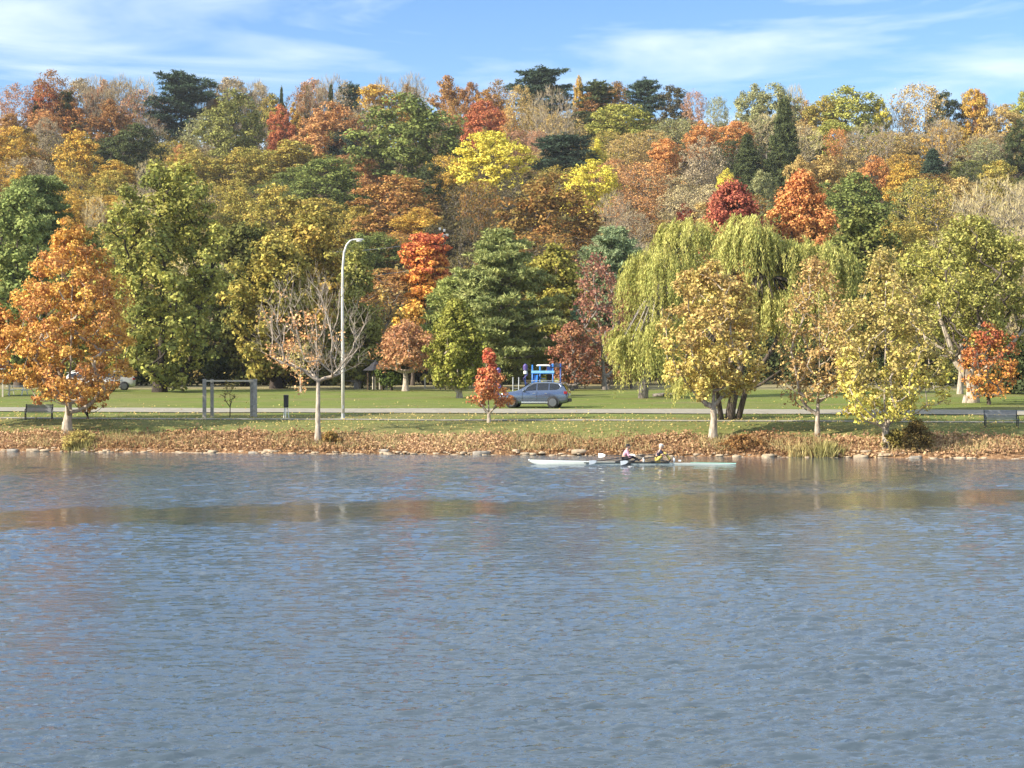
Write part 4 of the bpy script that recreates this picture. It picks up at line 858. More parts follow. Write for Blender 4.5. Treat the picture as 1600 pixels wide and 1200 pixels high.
# ------------------------------------------------------------------ things on the shore and the lawn
DARKM = mat('dark_metal', (.025, .027, .03), .45, .3); STEEL = mat('galvanised_steel', (.42, .43, .43), .45, .6, var=.18, scale=3)
GREYW = mat('weathered_wood', (.30, .285, .26), .85, var=.3, scale=7, bump=.004); PALEW = mat('pale_wood', (.52, .46, .36), .8, var=.2, scale=7)
BLACKP = mat('black_plastic', (.02, .022, .022), .5); WHITE = mat('white_paint', (.78, .78, .76), .5, var=.06); CONC = mat('concrete', (.38, .36, .32), .9)
GREYP = mat('bench_grey', (.19, .20, .215), .5, var=.15); ROOFM = mat('dark_roof', (.022, .021, .026), .8, var=.3, scale=4); BROWNW = mat('brown_wood', (.16, .10, .06), .8, var=.3)
def bench(label, px, base, rz, wid=1.85):
    p = ground_at(px, base); r = empty('park_bench', p, rz); tag(r, label, 'bench', 'park benches by the footpath')
    # sitter faces +y or -y: here the seat looks towards the water (-y)
    s_ = MB()
    for k in range(5): s_.box((0, -.36 + k * .105, .45), (wid - .12, .08, .035))
    s_.build('seat', GREYP, r)
    b_ = MB()
    for k in range(6): b_.box((0, .12 + .022 * k, .53 + k * .082), (wid - .12, .03, .066), rx=-.26)
    b_.build('backrest', GREYP, r)
    for sx in (-1, 1):
        x = sx * (wid / 2 - .1)
        MB().tube([(x, -.36, -.06), (x, -.36, .42), (x, .06, .42)], .03, 8).build('leg', DARKM, r)
        MB().tube([(x, .10, -.06), (x, .08, .42), (x, .26, 1.0)], .03, 8).build('leg', DARKM, r)
        MB().tube([(x, .13, .66), (x, -.1, .69), (x, -.34, .66), (x, -.40, .58), (x, -.36, .43)], .024, 8).build('armrest', DARKM, r)
    return r
bench('grey slatted park bench left of the tall orange tree', 61, 656, RAD(6))
bench('dark grey park bench in the shade near the right edge', 1564, 668, RAD(-4), 2.0)
# swing frame: two pairs of posts joined by beams
def swing_frame():
    p = ground_at(360, 652); r = empty('swing_frame', p, RAD(2)); tag(r, 'weathered timber swing frame with paired posts right of the big orange tree', 'frame')
    s = F / p.y; h = 2.44
    for px, y, w_ in ((320, -.12, .22), (330, .5, .20), (392, .5, .20), (399, -.12, .22)):
        x = (px - 360) / s; MB().box((x, y, h / 2 - .1), (w_, w_, h + .2)).build('post', GREYW, r, bevel=.012)
    for y in (-.12, .5): MB().box((-.01, y, h - .12), (2.96 if y > 0 else 3.1, .07, .11)).build('beam', PALEW, r, bevel=.008)
    for x, ry in ((-1.2, .7), (1.2, -.7)): MB().box((x * 1.02, .19, h - .2), (.06, .62, .06)).build('cross_beam', PALEW, r)
swing_frame()
def bin_():
    p = ground_at(447, 653); r = empty('waste_bin', p); tag(r, 'slim black-topped waste bin on pale legs between the swing frame and the bare tree', 'bin')
    MB().lathe([(.14, .66), (.155, .72), (.16, 1.34), (.17, 1.36), (.17, 1.42), (.12, 1.46)], n=18).build('bin_body', BLACKP, r, smooth=False)
    MB().box((0, -.155, 1.25), (.16, .03, .07)).build('opening', DARKM, r)
    for a in (.5, 2.6, 4.7): MB().tube([(.2 * math.cos(a), .2 * math.sin(a), -.06), (.1 * math.cos(a), .1 * math.sin(a), .68)], .032, 8).build('leg', WHITE, r)
bin_()
LPM = mat('pale_pole_paint', (.62, .60, .54), .45, .2, var=.12, scale=2)
def lamp():
    p = ground_at(536, 655); r = empty('street_lamp', p); tag(r, 'tall silver curved-arm street lamp by the footpath', 'street lamp')
    s = F / p.y; H = (655 - 374) / s
    q = lambda px, py: Vector(((px - 536) / s, 0, (655 - py) / s))
    MB().lathe([(.17, -.1), (.17, .06), (.12, .10), (.11, .35)], n=14).build('base', STEEL, r)
    MB().tube([q(536, 654), q(535.5, 560), q(535, 470), q(535.4, 420), q(537.5, 395), q(541.5, 383), q(547, 376.5), q(553, 374)], [.11, .098, .085, .075, .068, .062, .056, .05], 14).build('pole', LPM, r, smooth=True)
    hd = MB(); hd.ell(q(560, 374.5), (.36, .13, .075), 14, 8); o = hd.build('lamp_head', LPM, r, smooth=True)
    MB().lathe([(.10, -.05), (.13, 0), (.12, .03)], c=q(561, 376.5), n=12, sx=1.5).build('lens', WHITE, o)
    MB().box((0, -.105, .75), (.09, .03, .22)).build('access_panel', STEEL, r)
lamp()
def kiosk():
    p = Vector(((587 - CX) / F * 168, 168, Tf((587 - CX) / F * 168, 168))); s = F / 168
    r = empty('park_kiosk', p, RAD(20)); tag(r, 'small dark hip-roofed kiosk on posts at the far edge of the lawn', 'kiosk')
    h = 1.72
    for a in range(6):
        q_ = a * math.pi / 3; MB().box((.72 * math.cos(q_), .72 * math.sin(q_), h / 2), (.09, .09, h + .1)).build('post', BROWNW if a % 2 else DARKM, r)
    MB().lathe([(1.15, h), (1.12, h + .05), (.72, h + .30), (.52, h + .42), (.50, h + .52), (.1, h + .80), (.03, h + .95)], n=6).build('roof', ROOFM, r)
    MB().box((-.18, -.1, .62), (.26, .18, 1.1)).build('info_panel', PALEW, r); MB().box((.32, -.3, .62), (.16, .14, 1.1)).build('info_panel', PALEW, r)
kiosk()
def simple_posts():
    for k, (px, base, h, w_, m_, lb) in enumerate([(664, 607, .98, .13, PALEW, 'left one of two short pale posts right of the forked stems'), (678, 607, 1.0, .15, PALEW, 'right one of two short pale posts right of the forked stems'),
                                     (909, 605, .72, .12, GREYW, 'short pale post at the lawn edge right of the parked car'), (914, 606, .62, .10, DARKM, 'short dark post beside the pale one right of the parked car')]):
        p = ground_at(px, base); mb = MB().box((0, 0, h / 2 - .04), (w_, w_, h + .08)); mb.box((0, 0, h + .02), (w_ * 1.25, w_ * 1.25, .04))
        o = mb.build('bollard', m_, bevel=.01); o.location = p; tag(o, lb, 'post', 'short posts at the lawn edge')
simple_posts()
def table(label, px, base, rz, m_=BROWNW, sc_=1.0):
    p = ground_at(px, base); r = empty('picnic_table', p, rz); r.scale = (sc_,) * 3; tag(r, label, 'picnic table', 'picnic tables in the park')
    t = MB(); [t.box((0, -.33 + k * .165, .74), (1.8, .145, .04)) for k in range(5)]; t.build('tabletop', m_, r)
    for sy in (-1, 1):
        b_ = MB(); [b_.box((0, sy * (.62 + k * .15), .44), (1.8, .13, .04)) for k in range(2)]; b_.build('seat', m_, r)
    for sx in (-.6, .6):
        MB().tube([(sx, -.62, -.05), (sx, -.2, .72)], .045, 6).build('leg', m_, r); MB().tube([(sx, .62, -.05), (sx, .2, .72)], .045, 6).build('leg', m_, r)
        MB().box((sx, 0, .40), (.06, 1.45, .09)).build('cross_beam', m_, r)
table('brown picnic table on the lawn between the two short posts and the little red tree', 702, 609, RAD(25))
table('white picnic table in front of the dark shelter at the left edge', 28, 617, RAD(-10), WHITE)
table('pale picnic table in the shade left of the crooked trunk', 1445, 612, RAD(12), PALEW)
def shelter():
    d = 158; x = (-6 - CX) / F * d; p = Vector((x, d, Tf(x, d))); r = empty('picnic_shelter', p, RAD(4)); tag(r, 'open picnic shelter with pale roof edge and posts at the left edge', 'shelter')
    for sx in (-2.6, -.9, .8): 
        for sy in (-1.4, 1.4): MB().box((sx, sy, 1.15), (.12, .12, 2.4)).build('post', PALEW, r)
    rf = MB(); rf.add([(-3.1, -1.9, 2.3), (1.1, -1.9, 2.3), (1.1, 1.9, 2.3), (-3.1, 1.9, 2.3), (-3.1, 0, 2.95), (1.1, 0, 2.95)], [(0, 1, 5, 4), (2, 3, 4, 5), (1, 2, 5), (3, 0, 4), (3, 2, 1, 0)]); rf.build('roof', ROOFM, r)
    MB().box((-1.0, -1.93, 2.27), (4.3, .06, .14)).build('fascia', WHITE, r)
shelter()
def log():
    p = ground_at(1040, 620); mb = MB(); mb.tube([(-1.0, .1, .10), (-.2, 0, .16), (.6, -.05, .2), (1.15, .1, .22)], [.13, .16, .15, .08], 9); mb.tube([(.3, 0, .2), (.7, -.2, .42)], [.06, .03], 6)
    o = mb.build('fallen_log', BARKG, smooth=True); o.location = p; tag(o, 'fallen grey log on the grass right of the pale willow trunk', 'log')
log()
def floodlights():
    d = 205; x = (694 - CX) / F * d; p = Vector((x, d, Tf(x, d))); s = F / d; r = empty('utility_pole', p); tag(r, 'dark utility pole with small white floodlights above the flame-red tree', 'utility pole')
    H = EYE + (HY - 356) / s - p.z
    MB().tube([(0, 0, -.2), (0, 0, H)], [.17, .11], 10).build('pole', BARKD, r)
    MB().box((-.1, -.14, H - .35), (2.1, .09, .10)).build('crossarm', BARKD, r)
    for dx, dz in ((-.45, -.15), (.02, -.3), (.05, -.85), (.35, -.8)):
        o = MB().box((dx, -.3, H + dz), (.26, .16, .24), rx=.5).build('floodlight', STEEL, r); MB().box((dx, -.40, H + dz - .05), (.21, .02, .19), rx=.5).build('lens', WHITE, o)
    for k, (py, x1) in enumerate(((374, 565), (414, 590))):
        a = Vector((x - .2, d - .1, EYE + (HY - py) / s)); b_ = Vector(((x1 - 240 - CX) / F * 195, 195, EYE + (HY - py - 4) / F * 195))
        pts = [a + (b_ - a) * t + Vector((0, 0, -1.2 * math.sin(math.pi * t))) for t in np.linspace(0, 1, 15)]
        o = MB().tube(pts, .022, 5).build('overhead_cable', STEEL); tag(o, ['upper', 'lower'][k] + ' thin grey overhead cable crossing in front of the trees left of the floodlights', 'cable', 'overhead cables')
floodlights()
# playground
def playground():
    BLUE = mat('blue_paint', (.02, .16, .50), .35, var=.1); DBLUE = mat('dark_blue_panel', (.015, .05, .22), .4); PURP = mat('purple_paint', (.10, .07, .25), .4); YEL = mat('yellow_panel', (.60, .52, .10), .5); CY = mat('light_blue_panel', (.22, .5, .75), .4)
    d = 146.0; s = F / d; x0 = (852 - CX) / F * d; g0 = Tf(x0, d); base = EYE + (HY - 612) / s
    p = Vector((x0, d, g0)); r = empty('playground_frame', p, 0); tag(r, 'blue playground climbing frame with decks and panels behind the parked car', 'playground')
    q = lambda px, py, dy=0: Vector(((px - 852) / s, dy, EYE + (HY - py) / s - g0))
    zt = q(0, 570).z
    for px in (832, 844, 864, 876):
        for dy in (0, 1.1): MB().tube([(q(px, 0).x, dy, -.15), (q(px, 0).x, dy, zt + (.1 if px > 860 else 0))], .055, 10).build('post', BLUE if px != 876 else DBLUE, r, smooth=True)
    MB().box((q(848, 0).x, .55, q(0, 583).z), (q(866, 0).x - q(830, 0).x, 1.2, .09)).build('deck', BLUE, r)
    MB().box((q(848, 0).x, -.03, q(0, 581).z), (1.75, .05, .18)).build('rail_panel', CY, r)
    MB().tube([q(839, 572), q(840, 571), q(858, 571), q(859, 572)], .07, 8).build('top_rail', WHITE, r)
    MB().box((q(859.5, 0).x, 0.0, q(0, 576).z), (.5, .05, .62)).build('panel', DBLUE, r)
    MB().box((q(862.8, 0).x, .02, q(0, 577).z), (.12, .06, .78)).build('panel_edge', CY, r)
    MB().box((q(870, 0).x, .3, q(0, 596).z), (.3, .04, .5)).build('activity_panel', YEL, r); MB().box((q(849, 0).x, 1.0, q(0, 594).z), (.5, .05, .5)).build('activity_panel', YEL, r)
    rf = MB(); rf.add([q(859, 574, -.1), q(882, 574, -.1), q(882, 574, 1.2), q(859, 574, 1.2), q(870, 566, .55)], [(0, 1, 4), (1, 2, 4), (2, 3, 4), (3, 0, 4), (3, 2, 1, 0)]); rf.build('roof', ROOFM, r)
    sl_ = MB(); 
    sl_.add([q(835, 586, -.1), q(841, 586, -.1), q(838, 606, -1.6), q(831, 606, -1.6), q(835, 583, -.1), q(831, 603, -1.6), q(841, 583, -.1), q(838, 603, -1.6)], [(0, 1, 2, 3), (0, 3, 5, 4), (1, 6, 7, 2)]); sl_.build('slide', BLUE, r)
    for k in range(4): MB().box((q(846, 0).x, -.25 - .2 * k, q(0, 586).z - .28 * (k + 1)), (.6, .22, .05)).build('step', DBLUE, r)
    # spiral climber and arch climber
    for px, top, lb, mt in ((821, 568, 'purple spiral climbing pole left of the blue playground frame', PURP), (779, 574, 'purple climbing pole just right of the little red tree', PURP)):
        x = (px - CX) / F * d; o = empty('climbing_pole', (x, d, Tf(x, d))); tag(o, lb, 'climbing pole', 'purple climbing poles')
        H = EYE + (HY - top) / s - o.location.z
        MB().tube([(0, 0, -.1), (0, 0, H)], .05, 8).build('pole', DBLUE, o)
        MB().tube([(.16 * math.cos(t * 2.2) , .16 * math.sin(t * 2.2), .2 + (H - .3) * t / 8) for t in np.linspace(0, 8, 50)], .035, 6).build('spiral', mt, o)
        MB().lathe([(.06, H - .55), (.17, H - .5), (.19, H - .2), (.10, H - .05)], n=10).build('cap', mt, o); MB().lathe([(.08, H - .8), (.15, H - .78), (.15, H - .58), (.08, H - .55)], n=10).build('band', WHITE, o)
    x = (806 - CX) / F * d; o = empty('arch_climber', (x, d, Tf(x, d))); tag(o, 'low grey arched climber above the front of the parked car', 'climber')
    H = EYE + (HY - 590) / s - o.location.z
    for dx in (-.22, .22): MB().tube([(dx, -.5, -.1), (dx, -.4, H * .7), (dx, -.05, H), (dx, .4, H * .7), (dx, .5, -.1)], .04, 8).build('rail', STEEL, o)
    for k in range(4): MB().tube([(-.22, -.48 + .04 * k, H * .2 * (k + 1) * .8), (.22, -.48 + .04 * k, H * .2 * (k + 1) * .8)], .02, 6).build('rung', STEEL, o)
playground()

# ------------------------------------------------------------------ vehicles
def car_paint(name, rgb, metal=.6):
    m = mat(name, rgb, .2, metal, var=.04, scale=1.5, coat=1.0); return m
GLASS = mat('car_glass', (.012, .014, .017), .06, spec=.9); RUB = mat('rubber', (.018, .018, .018), .8); RIM = mat('alloy', (.22, .22, .225), .35, .8, var=.05)
TAIL = mat('tail_light', (.40, .02, .03), .25); CHROME = mat('satin_chrome', (.65, .66, .66), .25, .9, var=.03); TRIM = mat('plastic_trim', (.03, .03, .032), .6); HEAD = mat('head_lamp', (.6, .62, .64), .12)
def car(label, p, rz, paint, seed=0, k=1.0, simple=False):
    r = empty('parked_car', p, rz); r.scale = (k, k, k * 1.05); tag(r, label, 'car')
    ST = [(0.00, .42, .66, .62, .70, .74, .60), (0.10, .30, .80, .62, .86, .90, .70), (0.35, .24, .90, .64, .95, .98, .78), (.95, .24, .945, .68, 1.00, 1.06, .84), (1.40, .24, .95, .70, 1.04, 1.13, .86),
          (1.75, .24, .95, .70, 1.05, 1.36, .74), (2.15, .24, .95, .70, 1.06, 1.60, .66), (2.6, .24, .95, .70, 1.07, 1.67, .65), (3.3, .24, .95, .70, 1.09, 1.67, .65), (3.9, .24, .95, .70, 1.12, 1.63, .63), (4.3, .26, .94, .70, 1.15, 1.57, .60), (4.52, .30, .92, .70, 1.12, 1.28, .62), (4.68, .34, .88, .70, .98, 1.05, .66), (4.74, .42, .80, .66, .86, .90, .62)]
    V = []; n_ = 0
    def sect(s_):
        x, zb, w_, zm, zbelt, zr, wr = s_
        h = [(0, zb), (w_ * .86, zb), (w_ * .97, zb + .10), (w_, zm), (w_ * .985, (zm + zbelt) / 2 + .03), (w_ * .95, zbelt), ((w_ * .95 + wr) / 2 + .025, (zbelt + zr) / 2), (wr, zr - .045), (wr - .10, zr), (0, zr + .02)]
        return [(x, y, z) for y, z in h] + [(x, -y, z) for y, z in reversed(h[1:-1])]
    secs = [sect(s_) for s_ in ST]; m_ = len(secs[0]); mb = MB(); vs = [v for s_ in secs for v in s_]
    fs = [(i * m_ + j, (i + 1) * m_ + j, (i + 1) * m_ + (j + 1) % m_, i * m_ + (j + 1) % m_) for i in range(len(ST) - 1) for j in range(m_)]
    fs += [tuple(range(m_)), tuple(reversed(range((len(ST) - 1) * m_, len(ST) * m_)))]
    body = mb.add(vs, fs).build('body', paint, r, smooth=True)
    sd = body.modifiers.new('sub', 'SUBSURF'); sd.levels = 1; sd.render_levels = 2
    def ring(x):
        a = [s_[0] for s_ in ST]; return [float(np.interp(x, a, [s_[i] for s_ in ST])) for i in range(7)]
    def side(x, t, sy, off=.012):
        _, zb, w_, zm, zbelt, zr, wr = ring(x); y0, z0, y1, z1 = w_ * .95, zbelt, wr, zr - .045
        ym, zm_ = (y0 + y1) / 2 + .025, (z0 + z1) / 2
        if t < .5: y, z = y0 + (ym - y0) * t * 2, z0 + (zm_ - z0) * t * 2
        else: y, z = ym + (y1 - ym) * (t - .5) * 2, zm_ + (z1 - zm_) * (t - .5) * 2
        return (x, sy * (y + off), z)
    for sy in (-1, 1):
        for a, b_ in ((1.86, 2.60), (2.66, 3.42), (3.48, 4.16)):
            g_ = MB(); cols = np.linspace(a, b_, 7)
            pts = [[side(x, t, sy) for t in (.10, .35, .6, min(.90, .90))] for x in cols]
            if a < 2: pts[0] = [side(a, t, sy) for t in (.10, .15, .2, .24)]; pts[1] = [side(cols[1], t, sy) for t in (.10, .3, .5, .66)]
            if b_ > 4: pts[-1] = [side(b_, t, sy) for t in (.30, .42, .55, .7)]; pts[-2] = [side(cols[-2], t, sy) for t in (.14, .36, .6, .86)]
            g_.add([v for c_ in pts for v in c_], [(i * 4 + j, (i + 1) * 4 + j, (i + 1) * 4 + j + 1, i * 4 + j + 1) for i in range(6) for j in range(3)])
            g_.build('side_window', GLASS, r, smooth=True)
        fr = MB().tube([side(x, t, sy, .014) for x, t in ((1.72, .1), (2.0, .72), (2.4, .95), (3.0, .96), (3.7, .96), (4.1, .93), (4.25, .55), (4.15, .2))], .013, 6); fr.build('window_trim', CHROME, r)
        MB().tube([(2.2, sy * .56, 1.71), (2.35, sy * .57, 1.745), (3.8, sy * .56, 1.735), (4.05, sy * .55, 1.67)], .02, 6).build('roof_rail', CHROME, r)
        MB().box((2.6, sy * .955, .36), (2.0, .05, .10)).build('sill', CHROME, r)
        for x in (1.66, 2.63, 3.46): MB().box((x, sy * .958, .74), (.012, .012, .62 if x < 3.4 else .5)).build('door_seam', TRIM, r)
        for x in (2.45, 3.25): MB().box((x, sy * .965, .93), (.17, .035, .028)).build('door_handle', CHROME, r)
        mr_ = MB(); mr_.ell((1.78, sy * 1.06, 1.12), (.10, .11, .08)); mr_.build('mirror', paint, r, smooth=True)
        for x in (.92, 3.72):
            arch = MB(); a_ = np.linspace(-.25, math.pi + .25, 15)
            arch.add([(x - rr * math.cos(t), sy * (.955), max(.34 + rr * math.sin(t), .2)) for t in a_ for rr in (.34, .425)] + [(x - rr * math.cos(t), sy * (.975), max(.34 + rr * math.sin(t), .2)) for t in a_ for rr in (.36, .42)], [(i * 2 + 30, i * 2 + 31, i * 2 + 33, i * 2 + 32) for i in range(14)] + [(i * 2 + 1, i * 2 + 31, i * 2 + 33, i * 2 + 3) for i in range(14)] + [(i * 2, i * 2 + 30, i * 2 + 32, i * 2 + 2) for i in range(14)])
            arch.build('wheel_arch', TRIM, r)
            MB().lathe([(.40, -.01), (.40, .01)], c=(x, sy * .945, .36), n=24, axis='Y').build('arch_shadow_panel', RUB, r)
            wl = MB().lathe([(.16, -.10), (.22, -.10), (.22, .10), (.16, .10)], c=(x, sy * .91, .355), n=20, axis='Y').lathe([(.22, -.11), (.33, -.10), (.355, -.07), (.355, .07), (.33, .10), (.22, .11)], c=(x, sy * .90, .355), n=28, axis='Y').build('wheel', RUB, r, smooth=True)
            rm = MB(); cy = sy * 1.0
            rm.lathe([(.235, -.03), (.25, -.01), (.25, .01), (.235, .012)], c=(x, cy, .355), n=28, axis='Y'); rm.lathe([(.06, -.03), (.06, .03)], c=(x, cy, .355), n=14, axis='Y')
            for q_ in range(5):
                a1 = q_ * 2 * math.pi / 5 + .3; c_, s2 = math.cos(a1), math.sin(a1)
                rm.add([(x + c_ * rr - s2 * ww, cy + sy * .022, .355 + s2 * rr + c_ * ww) for rr, ww in ((.04, .03), (.24, .045), (.24, -.045), (.04, -.03))] , [(0, 1, 2, 3)])
            rm.build('rim', RIM, wl)
        MB().box((4.55, sy * .84, .98), (.22, .17, .16), rz=-sy * .35).build('tail_light', TAIL, r)
        MB().box((.16, sy * .72, .76), (.26, .24, .10), rz=sy * .55).build('headlight', HEAD, r)
    ws = MB(); xs_ = [(1.47, 1.135, .74), (2.06, 1.575, .60)]
    ws.add([(xs_[0][0], -xs_[0][2], 1.17), (xs_[0][0], xs_[0][2], 1.17), (xs_[1][0], xs_[1][2], 1.60), (xs_[1][0], -xs_[1][2], 1.60)], [(0, 1, 2, 3)]); ws.build('windscreen', GLASS, r)
    rw = MB().add([(4.37, -.50, 1.53), (4.37, .50, 1.53), (4.60, .60, 1.18), (4.60, -.60, 1.18)], [(0, 1, 2, 3)]); rw.build('rear_window', GLASS, r)
    MB().box((4.40, 0, 1.60), (.22, 1.1, .03)).build('spoiler', paint, r)
    MB().box((4.72, 0, .50), (.14, 1.5, .22)).build('rear_bumper', TRIM, r, bevel=.03)
    MB().box((4.745, 0, .86), (.02, .5, .12)).build('number_plate', WHITE, r)
    MB().box((.02, 0, .58), (.08, 1.0, .22)).build('grille', TRIM, r, bevel=.02)
    return r
cp = ground_at(786, 637.5); rz0 = RAD(-9)
car('grey-blue SUV parked facing left beside the road', cp + Vector((-.2, .55, .01)), rz0, car_paint('blue_grey_paint', (.15, .19, .275), .8), k=1.0)
for px, d, rz, m_, lb in ((182, 168, 2.9, car_paint('white_car_paint', (.45, .43, .40), 0), 'pale cream car parked under the right side of the tall orange tree'), (128, 172, .2, car_paint('silver_car_paint', (.6, .6, .6), .2), 'pale silver car parked behind the trunk of the tall orange tree'),):
    x = (px - CX) / F * d; car(lb, Vector((x, d, Tf(x, d))), rz, m_)

# ------------------------------------------------------------------ gull over the willows
def gull():
    p = W3(1216, 378, 117); r = empty('gull', p, RAD(-15)); tag(r, 'white gull in flight in front of the willow tops', 'bird')
    b_ = MB().tube([(-.26, 0, -.02), (-.18, 0, 0), (-.05, 0, .02), (.08, 0, .02), (.16, 0, .05), (.22, 0, .06), (.26, 0, .055)], [.01, .035, .065, .065, .045, .04, .012], 8); b_.build('body', WHITE, r, smooth=True)
    for sy in (-1, 1):
        wv = [(.08, sy * .04, .05), (.12, sy * .25, .16), (.05, sy * .58, .12), (-.04, sy * .56, .11), (-.03, sy * .25, .15), (-.09, sy * .04, .04)]
        wb = [(a, b2, c2 - .015) for a, b2, c2 in wv]
        MB().add(wv + wb, [(0, 1, 4, 5), (1, 2, 3, 4), (11, 10, 7, 6), (10, 9, 8, 7)] + [(i, (i + 1) % 6, (i + 1) % 6 + 6, i + 6) for i in range(6)]).build('wing', WHITE, r)
gull()

# ------------------------------------------------------------------ rowing shell, oars, two rowers
SKIN = mat('skin', (.55, .33, .24), .6, var=.05); HULLW = mat('hull_white', (.72, .76, .70), .3, var=.05, coat=.5); HULLG = mat('hull_mint', (.25, .62, .50), .3, var=.06, coat=.5); CARB = mat('carbon', (.015, .016, .018), .35)
bd = 95.2; bs = F / bd; BX0 = (988 - CX) / F * bd
shell = empty('rowing_shell', (BX0, bd, 0), RAD(-.4)); tag(shell, 'long narrow white and mint double rowing shell', 'rowing boat')
def hull():
    Ln0, Ln1 = (826 - 988) / bs, (1150 - 988) / bs; n_ = 60; V = []; m_ = 9
    xs_ = np.linspace(Ln0, Ln1, n_)
    for x in xs_:
        t = (x - Ln0) / (Ln1 - Ln0); wv = .20 * (math.sin(math.pi * min(max(t, .004), .996))) ** .62; zt = .125 + .09 * max(0, (.5 - t) * 2) ** 1.5 - .075 * max(0, (t - .45) / .55) ** 1.2; zb = zt - .03 - (zt + .07) * min(1, 14 * t, 14 * (1 - t)) ** .7
        for j in range(m_):
            a = math.pi * j / (m_ - 1); V.append((x, -wv * math.cos(a), zt + (zb - zt) * math.sin(a) ** .8))
    def part(i0, i1, name, m__, deck, par, up=0):
        Fs = [(i * m_ + j, (i + 1) * m_ + j, (i + 1) * m_ + j + 1, i * m_ + j + 1) for i in range(i0, i1) for j in range(m_ - 1)]
        used = sorted({v for f in Fs for v in f}); mp_ = {v: k for k, v in enumerate(used)}
        return MB().add([V[v] for v in used], [tuple(mp_[v] for v in f) for f in Fs]).build(name, m__, par, smooth=True)
    part(0, n_ - 1, 'hull', HULLW, False, shell)
    # decks: bow, stern (mint), cockpit sole (dark)
    def deck(i0, i1, name, m__, dz, crown):
        vs = []; 
        for i in range(i0, i1 + 1):
            a, b_ = V[i * m_], V[i * m_ + m_ - 1]; vs += [(a[0], a[1] * .97, a[2] + dz), (a[0], 0, a[2] + dz + crown), (b_[0], b_[1] * .97, b_[2] + dz)]
        return MB().add(vs, [(k * 3 + j, (k + 1) * 3 + j, (k + 1) * 3 + j + 1, k * 3 + j + 1) for k in range(i1 - i0) for j in range(2)]).build(name, m__, shell, smooth=True)
    deck(0, 18, 'bow_deck', HULLW, .004, .03); deck(46, n_ - 1, 'stern_deck', HULLG, .004, .03); deck(18, 46, 'cockpit_sole', CARB, -.05, -.03)
    MB().box((-.3, -.205, .10), (4.2, .012, .05)).build('gunwale', CARB, shell); MB().box((-.3, .205, .10), (4.2, .012, .05)).build('gunwale', CARB, shell)
    MB().ell((Ln0 + .03, 0, .235), (.05, .04, .04)).build('bow_ball', WHITE, shell, smooth=True)
    for sx in (-.46, 1.28):
        MB().tube([(sx - .35, -.2, .15), (sx + .1, -.82, .22), (sx + .55, -.2, .15)], .022, 6).build('rigger', CARB, shell)
        MB().tube([(sx - .35, .2, .15), (sx + .1, .82, .22), (sx + .55, .2, .15)], .022, 6).build('rigger', CARB, shell)
        MB().box((sx - .28, 0, .14), (.26, .30, .035)).build('seat', CARB, shell, bevel=.01); MB().box((sx + .55, 0, .18), (.04, .28, .26), ry=.7).build('foot_stretcher', CARB, shell)
    MB().box((-.34, -.225, .05), (.5, .012, .12)).build('number_panel', CARB, shell)
    MB().box((2.35, 0, .20), (.14, .02, .08)).build('cox_vane', WHITE, shell)
hull()
def oar(label, hx, hy, hz, bx, by, bz):
    "handle end (hx..) and blade end (bx..) in the shell's frame"
    h = Vector((hx, hy, hz)); b_ = Vector((bx, by, bz)); r = empty('oar', shell.location + h); d_ = b_ - h; L_ = d_.length; u_ = d_.normalized()
    tag(r, label, 'oar', 'oars of the rowing shell')
    MB().tube([(0, 0, 0), tuple(u_ * .14)], .02, 8).build('handle', mat('grip', (.05, .10, .16), .6) if 'grip' not in bpy.data.materials else bpy.data.materials['grip'], r)
    MB().tube([tuple(u_ * .13), tuple(u_ * (L_ - .45))], [.022, .018], 8).build('shaft', CARB, r)
    c0, c1 = u_ * (L_ - .50), u_ * L_; sd = Vector((0, .6, .8))
    vs = []
    for k, (c_, w0, w1) in enumerate(((c0, -.03, .03), (c0 + (c1 - c0) * .35, -.12, .09), (c1, -.15, .11))):
        for off in (-.006, .006): vs += [tuple(c_ + sd * w0 + Vector((0, off, -off * .7))), tuple(c_ + sd * w1 + Vector((0, off, -off * .7)))]
    MB().add(vs, [(0, 1, 5, 4), (4, 5, 9, 8), (2, 6, 7, 3), (6, 10, 11, 7), (0, 4, 6, 2), (4, 8, 10, 6), (1, 3, 7, 5), (5, 7, 11, 9), (8, 9, 11, 10), (0, 2, 3, 1)]).build('blade', WHITE, r)
# ---- people: one skinned surface per body, clothes a little larger over it
def skin_mesh(name, pts, edges, rad_, m_, parent, sub=2):
    me = bpy.data.meshes.new(name); me.from_pydata([tuple(p) for p in pts], edges, []); o = bpy.data.objects.new(name, me); col.objects.link(o)
    mod = o.modifiers.new('skin', 'SKIN'); mod.use_smooth_shade = True
    sv = me.skin_vertices[0].data
    for i, r_ in enumerate(rad_):
        sv[i].radius = (r_, r_) if not isinstance(r_, tuple) else r_; sv[i].use_root = (i == 0)
    s2 = o.modifiers.new('sub', 'SUBSURF'); s2.levels = sub; s2.render_levels = sub
    bpy.context.view_layer.update(); dg = bpy.context.evaluated_depsgraph_get(); me2 = bpy.data.meshes.new_from_object(o.evaluated_get(dg)); me2.name = name
    o.modifiers.clear(); o.data = me2; me2.materials.clear(); me2.materials.append(m_)
    for p in me2.polygons: p.use_smooth = True
    o.parent = parent; return o
